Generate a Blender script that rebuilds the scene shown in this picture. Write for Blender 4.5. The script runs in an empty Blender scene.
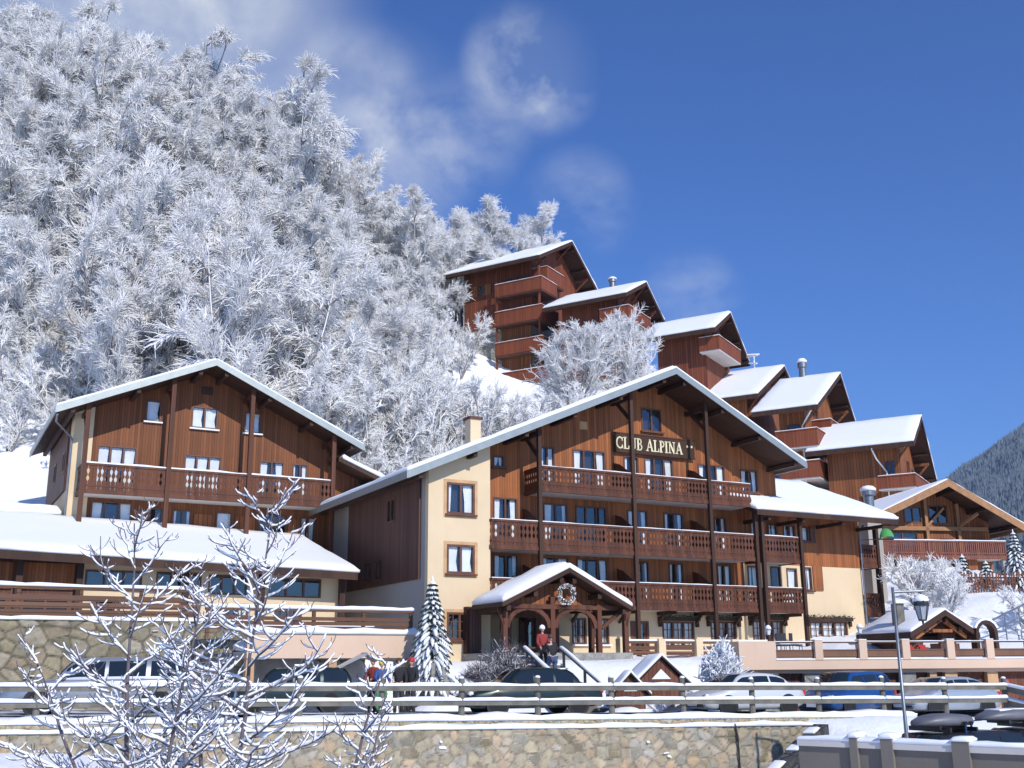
import bpy, bmesh, math, random
import numpy as np
from mathutils import Vector, Matrix, noise as mnoise
R = math.radians
random.seed(7)
scene = bpy.context.scene
col = scene.collection

# ------------------------------------------------------------------ helpers
def tag(o, label=None, cat=None, group=None, kind=None):
    if label: o['label'] = label
    if cat: o['category'] = cat
    if group: o['group'] = group
    if kind: o['kind'] = kind
    return o

def thing(name, label, cat, loc=(0, 0, 0), rz=0, group=None):
    o = bpy.data.objects.new(name, None)
    o.empty_display_size = .3
    col.objects.link(o); o.location = loc; o.rotation_euler = (0, 0, rz)
    return tag(o, label, cat, group)

def fmap(p=0.0):            # wall facing -y : s -> x, depth -> +y
    return lambda s, d, z: (s, p + d, z)
def lmap(p=0.0):            # wall facing -x : s -> y, depth -> +x
    return lambda s, d, z: (p + d, s, z)
def rmap(p=0.0):            # wall facing +x : s -> y, depth -> -x
    return lambda s, d, z: (p - d, s, z)

class MB:
    def __init__(s): s.v = []; s.f = []
    def add(s, vs, fs):
        n = len(s.v); s.v += [tuple(map(float, v)) for v in vs]
        s.f += [tuple(i + n for i in f) for f in fs]; return s
    def hexa(s, P):         # 8 corners: bottom 0-3, top 4-7
        return s.add(P, [(0, 3, 2, 1), (4, 5, 6, 7), (0, 1, 5, 4), (1, 2, 6, 5), (2, 3, 7, 6), (3, 0, 4, 7)])
    def box(s, x0, x1, y0, y1, z0, z1):
        return s.hexa([(x0, y0, z0), (x1, y0, z0), (x1, y1, z0), (x0, y1, z0), (x0, y0, z1), (x1, y0, z1), (x1, y1, z1), (x0, y1, z1)])
    def mbox(s, m, s0, s1, d0, d1, z0, z1, zt=None):   # mapped box; zt = (top at s0, top at s1)
        a, b = zt if zt else (z1, z1)
        return s.hexa([m(s0, d0, z0), m(s1, d0, z0), m(s1, d1, z0), m(s0, d1, z0), m(s0, d0, a), m(s1, d0, b), m(s1, d1, b), m(s0, d1, a)])
    def prism(s, m, poly, d0, d1):   # poly of (s,z) swept in depth
        n = len(poly)
        vs = [m(a, d0, b) for a, b in poly] + [m(a, d1, b) for a, b in poly]
        return s.add(vs, [tuple(range(n)), tuple(range(2 * n - 1, n - 1, -1))] + [(i, (i + 1) % n, n + (i + 1) % n, n + i) for i in range(n)])
    def beam(s, p0, p1, w, h, up=(0, 0, 1)):
        p0 = Vector(p0); p1 = Vector(p1); d = (p1 - p0).normalized(); up = Vector(up)
        if abs(d.dot(up)) > .99: up = Vector((0, 1, 0))
        r = d.cross(up).normalized() * w / 2; u = r.cross(d).normalized() * h / 2
        return s.hexa([p0 - r - u, p0 + r - u, p1 + r - u, p1 - r - u, p0 - r + u, p0 + r + u, p1 + r + u, p1 - r + u])
    def tube(s, pts, rad, n=8, cap=True):
        pts = [Vector(p) for p in pts]; base = len(s.v); up = None; N = len(pts)
        if not hasattr(rad, '__len__'): rad = [rad] * N
        for i, p in enumerate(pts):
            d = (pts[min(i + 1, N - 1)] - pts[max(i - 1, 0)]).normalized()
            if up is None: up = d.orthogonal().normalized()
            up = (up - d * up.dot(d)).normalized(); w = d.cross(up)
            for k in range(n):
                a = 2 * math.pi * k / n
                q = p + (up * math.cos(a) + w * math.sin(a)) * rad[i]; s.v.append(tuple(q))
        for i in range(N - 1):
            for k in range(n):
                a = base + i * n + k; b = base + i * n + (k + 1) % n
                s.f.append((a, b, b + n, a + n))
        if cap:
            s.f.append(tuple(base + k for k in range(n))[::-1]); s.f.append(tuple(base + (N - 1) * n + k for k in range(n)))
        return s
    def lathe(s, prof, c=(0, 0, 0), n=16, axis='z'):
        base = len(s.v)
        for r, z in prof:
            for k in range(n):
                a = 2 * math.pi * k / n; x, y = r * math.cos(a), r * math.sin(a)
                q = (x, y, z) if axis == 'z' else ((x, z, y) if axis == 'y' else (z, x, y))
                s.v.append((q[0] + c[0], q[1] + c[1], q[2] + c[2]))
        for i in range(len(prof) - 1):
            for k in range(n):
                a = base + i * n + k; b = base + i * n + (k + 1) % n
                s.f.append((a, b, b + n, a + n))
        s.f.append(tuple(base + k for k in range(n))[::-1]); s.f.append(tuple(base + (len(prof) - 1) * n + k for k in range(n)))
        return s
    def snow(s, p00, p10, p11, p01, t=.25, cell=.5, amp=.35, over=.04, seed=0.0):
        """rounded uneven snow layer lying on the quad (corners given in order round it)"""
        P = [Vector(p) for p in (p00, p10, p11, p01)]
        lu = max((P[1] - P[0]).length, (P[2] - P[3]).length); lv = max((P[3] - P[0]).length, (P[2] - P[1]).length)
        def params(L, c):
            k = max(1, int(L / c)); e = min(.12, t * .5, L * .2) / L
            return [0, e] + [e + (1 - 2 * e) * i / k for i in range(1, k)] + [1 - e, 1]
        U = params(lu, cell); V = params(lv, cell)
        cen = sum(P, Vector()) / 4; base = len(s.v); nu, nv = len(U), len(V)
        for layer in (0, 1):
            for j, b in enumerate(V):
                for i, a in enumerate(U):
                    q = (P[0] * (1 - a) + P[1] * a) * (1 - b) + (P[3] * (1 - a) + P[2] * a) * b
                    eu = i in (0, nu - 1); ev = j in (0, nv - 1)
                    nz = mnoise.noise((q.x * .9 + seed, q.y * .9, q.z * .9 + seed * 2)) + .5 * mnoise.noise((q.x * 3.1 + seed, q.y * 3.1, q.z * 3 + 5))
                    if layer == 0:
                        if eu or ev:
                            dr = (q - cen); dr.z = 0
                            q = q + dr.normalized() * over * .4
                    else:
                        if eu or ev:
                            dr = (q - cen); dr.z = 0
                            q = q + dr.normalized() * over * (1 + nz); h = t * (.55 + amp * nz)
                        else: h = t * (1 + amp * nz)
                        q = q + Vector((0, 0, max(h, t * .25)))
                    s.v.append(tuple(q))
        o = nu * nv
        for j in range(nv - 1):
            for i in range(nu - 1):
                a = base + j * nu + i
                s.f.append((a, a + nu, a + nu + 1, a + 1)); s.f.append((a + o, a + o + 1, a + o + nu + 1, a + o + nu))
        for i in range(nu - 1):
            for a, b in ((base + i, base + i + 1), (base + (nv - 1) * nu + i + 1, base + (nv - 1) * nu + i)):
                s.f.append((a, b, b + o, a + o))
        for j in range(nv - 1):
            for a, b in ((base + (j + 1) * nu, base + j * nu), (base + j * nu + nu - 1, base + (j + 1) * nu + nu - 1)):
                s.f.append((a, b, b + o, a + o))
        return s
    def build(s, name, mat, parent=None, smooth=False, bevel=0, recalc=True, label=None):
        me = bpy.data.meshes.new(name); me.from_pydata(s.v, [], s.f); me.update()
        if recalc or bevel:
            bm = bmesh.new(); bm.from_mesh(me)
            if bevel:
                bmesh.ops.bevel(bm, geom=[e for e in bm.edges if len(e.link_faces) == 2 and e.calc_face_angle(0) > .5], offset=bevel, segments=2, affect='EDGES', clamp_overlap=True)
            bmesh.ops.recalc_face_normals(bm, faces=bm.faces); bm.to_mesh(me); bm.free()
        if smooth: me.polygons.foreach_set('use_smooth', [True] * len(me.polygons))
        me.materials.append(mat)
        o = bpy.data.objects.new(name, me); col.objects.link(o)
        if parent: o.parent = parent
        if label: o['label'] = label
        return o

def copy_tree(o, parent=None):
    c = o.copy(); col.objects.link(c); c.parent = parent
    for ch in list(o.children): copy_tree(ch, c)
    return c

# ------------------------------------------------------------------ materials
def newmat(name):
    m = bpy.data.materials.new(name); m.use_nodes = True
    nt = m.node_tree; nt.nodes.clear()
    out = nt.nodes.new('ShaderNodeOutputMaterial'); bs = nt.nodes.new('ShaderNodeBsdfPrincipled')
    nt.links.new(bs.outputs[0], out.inputs[0])
    return m, nt, bs, out
def N(nt, t, **kw):
    n = nt.nodes.new('ShaderNode' + t)
    for k, v in kw.items():
        if k.startswith('i_'):
            key = k[2:]; key = int(key) if key.isdigit() else key
            n.inputs[key].default_value = v
        else: setattr(n, k, v)
    return n
def L(nt, a, b): nt.links.new(a, b)
def rgb(c): return (c[0], c[1], c[2], 1)
def ramp(nt, fac, stops):
    r = N(nt, 'ValToRGB'); e = r.color_ramp.elements
    while len(e) < len(stops): e.new(.5)
    for i, (p, c) in enumerate(stops): e[i].position = p; e[i].color = rgb(c)
    L(nt, fac, r.inputs[0]); return r.outputs[0]
def mixc(nt, fac, a, b, mode='MIX'):
    m = N(nt, 'Mix', data_type='RGBA', blend_type=mode)
    for s, v in ((m.inputs[0], fac), (m.inputs[6], a), (m.inputs[7], b)):
        if hasattr(v, 'links'): L(nt, v, s)
        else: s.default_value = v if not isinstance(v, tuple) else rgb(v)
    return m.outputs[2]
def math_(nt, op, a, b=None, c=None):
    m = N(nt, 'Math', operation=op)
    for i, v in enumerate((a, b, c)):
        if v is None: continue
        if hasattr(v, 'links'): L(nt, v, m.inputs[i])
        else: m.inputs[i].default_value = v
    return m.outputs[0]
def noise_(nt, vec, scale, detail=4, rough=.55):
    n = N(nt, 'TexNoise'); n.inputs['Scale'].default_value = scale; n.inputs['Detail'].default_value = detail; n.inputs['Roughness'].default_value = rough
    L(nt, vec, n.inputs['Vector']); return n.outputs[0]
def bump(nt, bs, h, strength=.3, dist=.02):
    b = N(nt, 'Bump'); b.inputs['Strength'].default_value = strength; b.inputs['Distance'].default_value = dist
    L(nt, h, b.inputs['Height']); L(nt, b.outputs[0], bs.inputs['Normal'])

def mat_plain(name, c, rough=.6, metal=0, var=.15, nscale=3, bmp=0.1, spec=.5):
    m, nt, bs, out = newmat(name); tc = N(nt, 'TexCoord').outputs['Object']
    n = noise_(nt, tc, nscale, 5)
    f = ramp(nt, n, [(.3, (0, 0, 0)), (.7, (1, 1, 1))])
    cc = mixc(nt, f, tuple(x * (1 - var) for x in c), tuple(min(1, x * (1 + var)) for x in c))
    L(nt, cc, bs.inputs['Base Color']); bs.inputs['Roughness'].default_value = rough; bs.inputs['Metallic'].default_value = metal
    bs.inputs['Specular IOR Level'].default_value = spec
    if bmp: bump(nt, bs, noise_(nt, tc, nscale * 12, 4), bmp, .01)
    return m

def mat_wood(name, c, w=.13, gap=.08, var=.35, horiz=False, rough=.65, wear=.3, gapdark=.3):
    """boards: plank coordinate is x+y (upright boards) or z (lying boards) in the building's own space"""
    m, nt, bs, out = newmat(name); tc = N(nt, 'TexCoord').outputs['Object']
    sp = N(nt, 'SeparateXYZ'); L(nt, tc, sp.inputs[0])
    pc = sp.outputs[2] if horiz else math_(nt, 'ADD', sp.outputs[0], sp.outputs[1])
    q = math_(nt, 'DIVIDE', pc, w); fl = math_(nt, 'FLOOR', q); fr = math_(nt, 'FRACT', q)
    wn = N(nt, 'TexWhiteNoise', noise_dimensions='1D'); L(nt, fl, wn.inputs['W'])
    mp = N(nt, 'Mapping'); mp.inputs['Scale'].default_value = (.6, .6, 9) if horiz else (9, 9, .5); L(nt, tc, mp.inputs[0])
    grain = noise_(nt, mp.outputs[0], 2.0, 6, .65)
    big = noise_(nt, tc, .35, 4, .6)
    v = math_(nt, 'ADD', math_(nt, 'MULTIPLY', wn.outputs[0], .45), math_(nt, 'MULTIPLY', grain, .35))
    v = math_(nt, 'ADD', v, math_(nt, 'MULTIPLY', big, .55))
    lo = tuple(x * (1 - var) for x in c); hi = tuple(min(1, x * (1 + var)) for x in c)
    cc = ramp(nt, v, [(.35, lo), (.85, hi)])
    # wear: greyer streaks running down
    mp2 = N(nt, 'Mapping'); mp2.inputs['Scale'].default_value = (1.6, 1.6, .22); L(nt, tc, mp2.inputs[0])
    st = ramp(nt, noise_(nt, mp2.outputs[0], 1.3, 5, .7), [(.5, (0, 0, 0)), (.78, (1, 1, 1))])
    cc = mixc(nt, math_(nt, 'MULTIPLY', st, wear), cc, tuple(x * .45 + .015 for x in c))
    g = math_(nt, 'LESS_THAN', fr, gap)
    cc = mixc(nt, g, cc, mixc(nt, 1.0, cc, (gapdark, gapdark, gapdark), 'MULTIPLY'))
    L(nt, cc, bs.inputs['Base Color']); bs.inputs['Roughness'].default_value = rough; bs.inputs['Specular IOR Level'].default_value = .3
    h = math_(nt, 'ADD', math_(nt, 'MULTIPLY', g, -1.0), math_(nt, 'MULTIPLY', grain, .3))
    bump(nt, bs, h, .6, .015); return m

def mat_plaster(name, c, stain=.12):
    m, nt, bs, out = newmat(name); tc = N(nt, 'TexCoord').outputs['Object']
    a = noise_(nt, tc, .5, 6, .6); b = noise_(nt, tc, 9, 5, .6)
    cc = mixc(nt, ramp(nt, a, [(.3, (0, 0, 0)), (.75, (1, 1, 1))]), c, tuple(x * (1 - stain) for x in c))
    mp = N(nt, 'Mapping'); mp.inputs['Scale'].default_value = (2.5, 2.5, .25); L(nt, tc, mp.inputs[0])
    st = ramp(nt, noise_(nt, mp.outputs[0], 1.0, 5, .7), [(.55, (0, 0, 0)), (.85, (1, 1, 1))])
    cc = mixc(nt, math_(nt, 'MULTIPLY', st, .35), cc, tuple(x * .7 for x in c))
    L(nt, cc, bs.inputs['Base Color']); bs.inputs['Roughness'].default_value = .9; bs.inputs['Specular IOR Level'].default_value = .15
    bump(nt, bs, b, .35, .01); return m

def mat_stone(name, scale=1.6, cols=((.30, .24, .13), (.42, .36, .22), (.25, .24, .17), (.36, .27, .17)), mortar=(.30, .27, .21), mw=.06, squash=1.25, dep=.06):
    m, nt, bs, out = newmat(name); tc = N(nt, 'TexCoord').outputs['Object']
    mp = N(nt, 'Mapping'); mp.inputs['Scale'].default_value = (1, 1, squash); L(nt, tc, mp.inputs[0])
    wob = N(nt, 'TexNoise'); wob.inputs['Scale'].default_value = 2.2; L(nt, mp.outputs[0], wob.inputs['Vector'])
    vm = N(nt, 'VectorMath', operation='MULTIPLY_ADD'); L(nt, wob.outputs[1], vm.inputs[0]); vm.inputs[1].default_value = (.35, .35, .35); L(nt, mp.outputs[0], vm.inputs[2])
    vo = N(nt, 'TexVoronoi', feature='F1'); vo.inputs['Scale'].default_value = scale; L(nt, vm.outputs[0], vo.inputs['Vector'])
    ve = N(nt, 'TexVoronoi', feature='DISTANCE_TO_EDGE'); ve.inputs['Scale'].default_value = scale; L(nt, vm.outputs[0], ve.inputs['Vector'])
    sp = N(nt, 'SeparateColor'); L(nt, vo.outputs['Color'], sp.inputs[0])
    cc = ramp(nt, sp.outputs[0], [(i / (len(cols) - 1) * .9 + .05, c) for i, c in enumerate(cols)])
    nz = noise_(nt, tc, 14, 6, .7); n2 = noise_(nt, tc, 2.3, 5, .6)
    cc = mixc(nt, .75, cc, mixc(nt, nz, (.25, .23, .2), (1.6, 1.55, 1.45)), 'MULTIPLY')
    cc = mixc(nt, math_(nt, 'MULTIPLY', ramp(nt, n2, [(.45, (0, 0, 0)), (.7, (1, 1, 1))]), .4), cc, (.14, .13, .09))
    e = ramp(nt, ve.outputs['Distance'], [(mw * .4, (1, 1, 1)), (mw, (0, 0, 0))])
    cc = mixc(nt, e, cc, mixc(nt, n2, tuple(x * .55 for x in mortar), mortar))
    L(nt, cc, bs.inputs['Base Color']); bs.inputs['Roughness'].default_value = .9; bs.inputs['Specular IOR Level'].default_value = .2
    h = math_(nt, 'ADD', math_(nt, 'MULTIPLY', math_(nt, 'MINIMUM', ve.outputs['Distance'], .2), 4), math_(nt, 'MULTIPLY', nz, .5))
    bump(nt, bs, h, .9, dep); return m

def mat_snow(name, c=(.88, .90, .93), bs_=.5, dist=.05, scale=1.6):
    m, nt, bs, out = newmat(name); tc = N(nt, 'TexCoord').outputs['Object']
    n = noise_(nt, tc, scale, 8, .62); n2 = noise_(nt, tc, scale * 14, 4, .6)
    L(nt, mixc(nt, n, tuple(x * .95 for x in c), c), bs.inputs['Base Color'])
    bs.inputs['Roughness'].default_value = .75; bs.inputs['Specular IOR Level'].default_value = .2
    bump(nt, bs, math_(nt, 'ADD', n, math_(nt, 'MULTIPLY', n2, .12)), bs_, dist); return m

def mat_glass(name, tint=(.55, .6, .65), refl=.25):
    m, nt, bs, out = newmat(name); nt.nodes.remove(bs)
    t = N(nt, 'BsdfTransparent'); t.inputs[0].default_value = rgb(tint); g = N(nt, 'BsdfGlossy'); g.inputs['Roughness'].default_value = .03; g.inputs[0].default_value = (.9, .92, .95, 1)
    lw = N(nt, 'LayerWeight'); lw.inputs[0].default_value = .5
    f = math_(nt, 'ADD', math_(nt, 'MULTIPLY', math_(nt, 'POWER', lw.outputs['Facing'], 3.0), .6), refl)
    tc = N(nt, 'TexCoord').outputs['Object']; b = N(nt, 'Bump'); b.inputs['Strength'].default_value = .06; b.inputs['Distance'].default_value = .02
    L(nt, noise_(nt, tc, 1.2, 2), b.inputs['Height']); L(nt, b.outputs[0], g.inputs['Normal'])
    mx = N(nt, 'MixShader'); L(nt, f, mx.inputs[0]); L(nt, t.outputs[0], mx.inputs[1]); L(nt, g.outputs[0], mx.inputs[2]); L(nt, mx.outputs[0], out.inputs[0])
    return m

M = {}
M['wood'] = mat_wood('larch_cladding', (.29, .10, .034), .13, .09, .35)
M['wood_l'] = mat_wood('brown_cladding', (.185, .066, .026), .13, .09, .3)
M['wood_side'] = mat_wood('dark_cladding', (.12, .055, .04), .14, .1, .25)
M['beam'] = mat_wood('dark_beam', (.052, .024, .015), .5, .0, .3, wear=.5)
M['soffit'] = mat_wood('soffit_boards', (.06, .028, .016), .16, .1, .25)
M['boards'] = mat_wood('brown_lying_boards', (.15, .075, .045), .22, .08, .3, horiz=True, wear=.5)
M['rail'] = mat_wood('carved_railing_wood', (.10, .037, .02), .17, .0, .35, wear=.35)
M['frame'] = mat_plain('brown_window_frame', (.12, .045, .022), .5, var=.3)
M['frame_l'] = mat_plain('pale_stone_surround', (.55, .34, .18), .8)
M['red'] = mat_wood('red_brown_cladding', (.19, .055, .026), .22, .13, .3, wear=.3, gapdark=.25)
M['redrail'] = mat_wood('red_balcony_boards', (.21, .058, .026), .12, .16, .25, wear=.2, gapdark=.35)
M['orange'] = mat_wood('orange_cladding', (.26, .092, .034), .22, .13, .3, wear=.25, gapdark=.3)
M['tan'] = mat_plain('tan_bargeboard', (.34, .17, .075), .7, var=.2)
M['rail7'] = mat_wood('muted_balcony_boards', (.21, .075, .05), .14, .1, .25, wear=.3)
M['yellow'] = mat_plaster('yellow_plaster', (.74, .58, .38))
M['grey_plaster'] = mat_plaster('grey_plaster', (.42, .38, .34))
M['peach'] = mat_plaster('peach_plaster', (.74, .54, .40))
M['concrete'] = mat_plaster('taupe_concrete', (.20, .175, .15), .2)
M['slab'] = mat_plaster('white_slab', (.62, .58, .54), .2)
M['shade_stone'] = mat_stone('shade_toned_blocks', 2.2, ((.05, .055, .06), (.10, .10, .11), (.07, .07, .08)), (.03, .03, .035), .04)  # shade on the return wall, put into the stone colour
M['greystone'] = mat_stone('grey_stone_facing', 1.8, ((.30, .30, .29), (.4, .4, .38), (.26, .26, .26)), (.34, .33, .32), .03)
M['stone'] = mat_stone('rubble_stone', 5.2, ((.40, .34, .22), (.56, .49, .34), (.44, .41, .31), (.52, .39, .25), (.50, .46, .37)), (.50, .45, .35), .06, 1.0, .05)
M['bigstone'] = mat_stone('large_rubble_stone', 2.1, ((.30, .24, .12), (.40, .33, .18), (.24, .22, .14), (.36, .25, .15)), (.17, .15, .10), .03, 1.3, .10)
M['metal'] = mat_plain('pale_metal_flashing', (.33, .36, .35), .45, .6, .08, bmp=0)
M['galv'] = mat_plain('galvanised_steel', (.22, .24, .27), .45, .7, .15)
M['iron'] = mat_plain('black_iron', (.03, .03, .035), .5, .3, .2)
M['snow'] = mat_snow('snow', bs_=.35)
M['snow_g'] = mat_snow('ground_snow', (.86, .88, .91), .8, .12, 1.1)
M['frost'] = mat_plain('hoar_frost', (.89, .88, .87), .9, var=.08, nscale=.5, bmp=0, spec=.1)
def mat_frost(name, c, tr=.35):
    m, nt, bs, out = newmat(name); nt.nodes.remove(bs); tc = N(nt, 'TexCoord').outputs['Object']
    cc = mixc(nt, noise_(nt, tc, .6, 4), tuple(x * .9 for x in c), c)
    d = N(nt, 'BsdfDiffuse'); t = N(nt, 'BsdfTranslucent'); L(nt, cc, d.inputs[0]); L(nt, cc, t.inputs[0])
    mx = N(nt, 'MixShader'); mx.inputs[0].default_value = tr; L(nt, d.outputs[0], mx.inputs[1]); L(nt, t.outputs[0], mx.inputs[2]); L(nt, mx.outputs[0], out.inputs[0]); return m
M['frost'] = mat_frost('hoar_frost_crystals', (.96, .955, .95), .0)
M['thinfrost'] = mat_frost('thin_hoar_frost', (.94, .93, .92), .0) if True else mat_plain('thin_hoar_frost', (.74, .72, .71), .9, var=.25, nscale=.5, bmp=0, spec=.1)
M['bark'] = mat_plain('dark_bark', (.22, .20, .195), .9, var=.4, nscale=4, bmp=.5)
M['bark_b'] = mat_plain('grey_brown_bark', (.13, .11, .12), .9, var=.35, nscale=5, bmp=.5)
M['needle'] = mat_plain('dark_needles', (.035, .06, .04), .9, var=.4, nscale=5, bmp=0)
M['curtain'] = mat_plain('white_curtain', (.8, .8, .8), .95, var=.12, nscale=2, bmp=.2)
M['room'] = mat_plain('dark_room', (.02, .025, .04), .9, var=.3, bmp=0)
M['glass'] = mat_glass('window_glass', (.95, .97, .98), .10)
M['carglass'] = mat_glass('car_glass', (.25, .3, .3), .12)
M['fence'] = mat_plain('grey_weathered_timber', (.15, .14, .115), .9, var=.35, nscale=2.5, bmp=.4)
M['tyre'] = mat_plain('tyre_rubber', (.015, .015, .016), .85, var=.3)
M['rim'] = mat_plain('alloy', (.45, .46, .48), .3, .9, .1, bmp=0)
M['black'] = mat_plain('black_plastic', (.02, .02, .022), .5, var=.3)
M['door_br'] = mat_wood('brown_garage_boards', (.15, .055, .03), .15, .1, .3, wear=.3)
M['red_p'] = mat_plain('red_cloth', (.5, .03, .03), .7)
M['white_p'] = mat_plain('white_paint', (.78, .78, .76), .5, bmp=0, var=.05)
M['cream'] = mat_plain('cream_letter_paint', (.80, .74, .48), .5, var=.08, bmp=0)
M['green'] = mat_plain('green_canvas', (.07, .32, .08), .8)
M['asphalt'] = None
def paint(name, c, metal=.4):
    m, nt, bs, out = newmat(name); bs.inputs['Base Color'].default_value = rgb(c); bs.inputs['Metallic'].default_value = metal
    bs.inputs['Roughness'].default_value = .32; bs.inputs['Coat Weight'].default_value = .35; bs.inputs['Coat Roughness'].default_value = .06
    tc = N(nt, 'TexCoord').outputs['Object']; n = noise_(nt, tc, 2.2, 5, .6)   # salt film low on the body
    sp = N(nt, 'SeparateXYZ'); L(nt, tc, sp.inputs[0])
    d = math_(nt, 'MULTIPLY', ramp(nt, math_(nt, 'ADD', math_(nt, 'MULTIPLY', n, .5), math_(nt, 'MULTIPLY', sp.outputs[2], -.6)), [(-.0, (0, 0, 0)), (.25, (1, 1, 1))]), .5)
    L(nt, mixc(nt, d, c, (.3, .29, .27)), bs.inputs['Base Color']); return m
M['silver'] = paint('silver_paint', (.48, .50, .52), .7)
M['darkgreen'] = paint('dark_green_paint', (.02, .035, .035))
M['white_car'] = paint('white_car_paint', (.62, .64, .66), .1)
M['blue_car'] = paint('blue_paint', (.012, .075, .26), .2)
M['grey_car'] = paint('pale_grey_paint', (.42, .47, .53), .4)
M['darkcar'] = paint('near_black_paint', (.03, .035, .045))
M['boxgrey'] = mat_plain('grey_box_shell', (.13, .13, .15), .45, var=.15, bmp=.1)

M['tinted'] = mat_plain('tinted_glass', (.012, .018, .022), .06, var=.1, bmp=0, spec=.8)
def mat_lot():
    m, nt, bs, out = newmat('wet_asphalt_with_snow'); tc = N(nt, 'TexCoord').outputs['Object']
    a = noise_(nt, tc, .35, 7, .65); b = noise_(nt, tc, 4, 6, .7)
    f = ramp(nt, math_(nt, 'ADD', math_(nt, 'MULTIPLY', a, .8), math_(nt, 'MULTIPLY', b, .25)), [(.48, (0, 0, 0)), (.56, (1, 1, 1))])
    L(nt, mixc(nt, f, (.06, .06, .065), (.74, .76, .8)), bs.inputs['Base Color']); bs.inputs['Roughness'].default_value = .6
    bump(nt, bs, math_(nt, 'ADD', f, b), .5, .04); return m
M['lot'] = mat_lot()

def mat_masonry(name, cols, mortar):
    m, nt, bs, out = newmat(name); tc = N(nt, 'TexCoord').outputs['Object']
    a = N(nt, 'Attribute', attribute_name='tone'); b = N(nt, 'Attribute', attribute_name='joint')
    cc = ramp(nt, a.outputs['Fac'], [(i / (len(cols) - 1), c) for i, c in enumerate(cols)])
    n1 = noise_(nt, tc, 7, 7, .7); n2 = noise_(nt, tc, 1.1, 5, .6); n3 = noise_(nt, tc, 26, 5, .7)
    cc = mixc(nt, .8, cc, mixc(nt, n1, (.35, .33, .30), (1.6, 1.55, 1.5)), 'MULTIPLY')
    cc = mixc(nt, math_(nt, 'MULTIPLY', ramp(nt, n2, [(.45, (0, 0, 0)), (.7, (1, 1, 1))]), .45), cc, (.16, .155, .12))
    cc = mixc(nt, b.outputs['Fac'], cc, mortar)
    mp = N(nt, 'Mapping'); mp.inputs['Scale'].default_value = (2.2, 2.2, .3); L(nt, tc, mp.inputs[0])
    cc = mixc(nt, math_(nt, 'MULTIPLY', ramp(nt, noise_(nt, mp.outputs[0], 1, 5, .7), [(.5, (0, 0, 0)), (.75, (1, 1, 1))]), .4), cc, (.09, .085, .07))
    L(nt, cc, bs.inputs['Base Color']); bs.inputs['Roughness'].default_value = .9; bs.inputs['Specular IOR Level'].default_value = .2
    bump(nt, bs, n3, .6, .02); return m
M['rubble'] = mat_masonry('pale_rubble', ((.20, .17, .11), (.50, .43, .30), (.33, .31, .24), (.52, .38, .24), (.46, .44, .38), (.24, .22, .17)), (.22, .20, .155))
M['bigrubble'] = mat_masonry('large_weathered_rubble', ((.17, .15, .10), (.34, .29, .19), (.24, .23, .17), (.30, .24, .16), (.38, .35, .27)), (.10, .09, .065))
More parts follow.
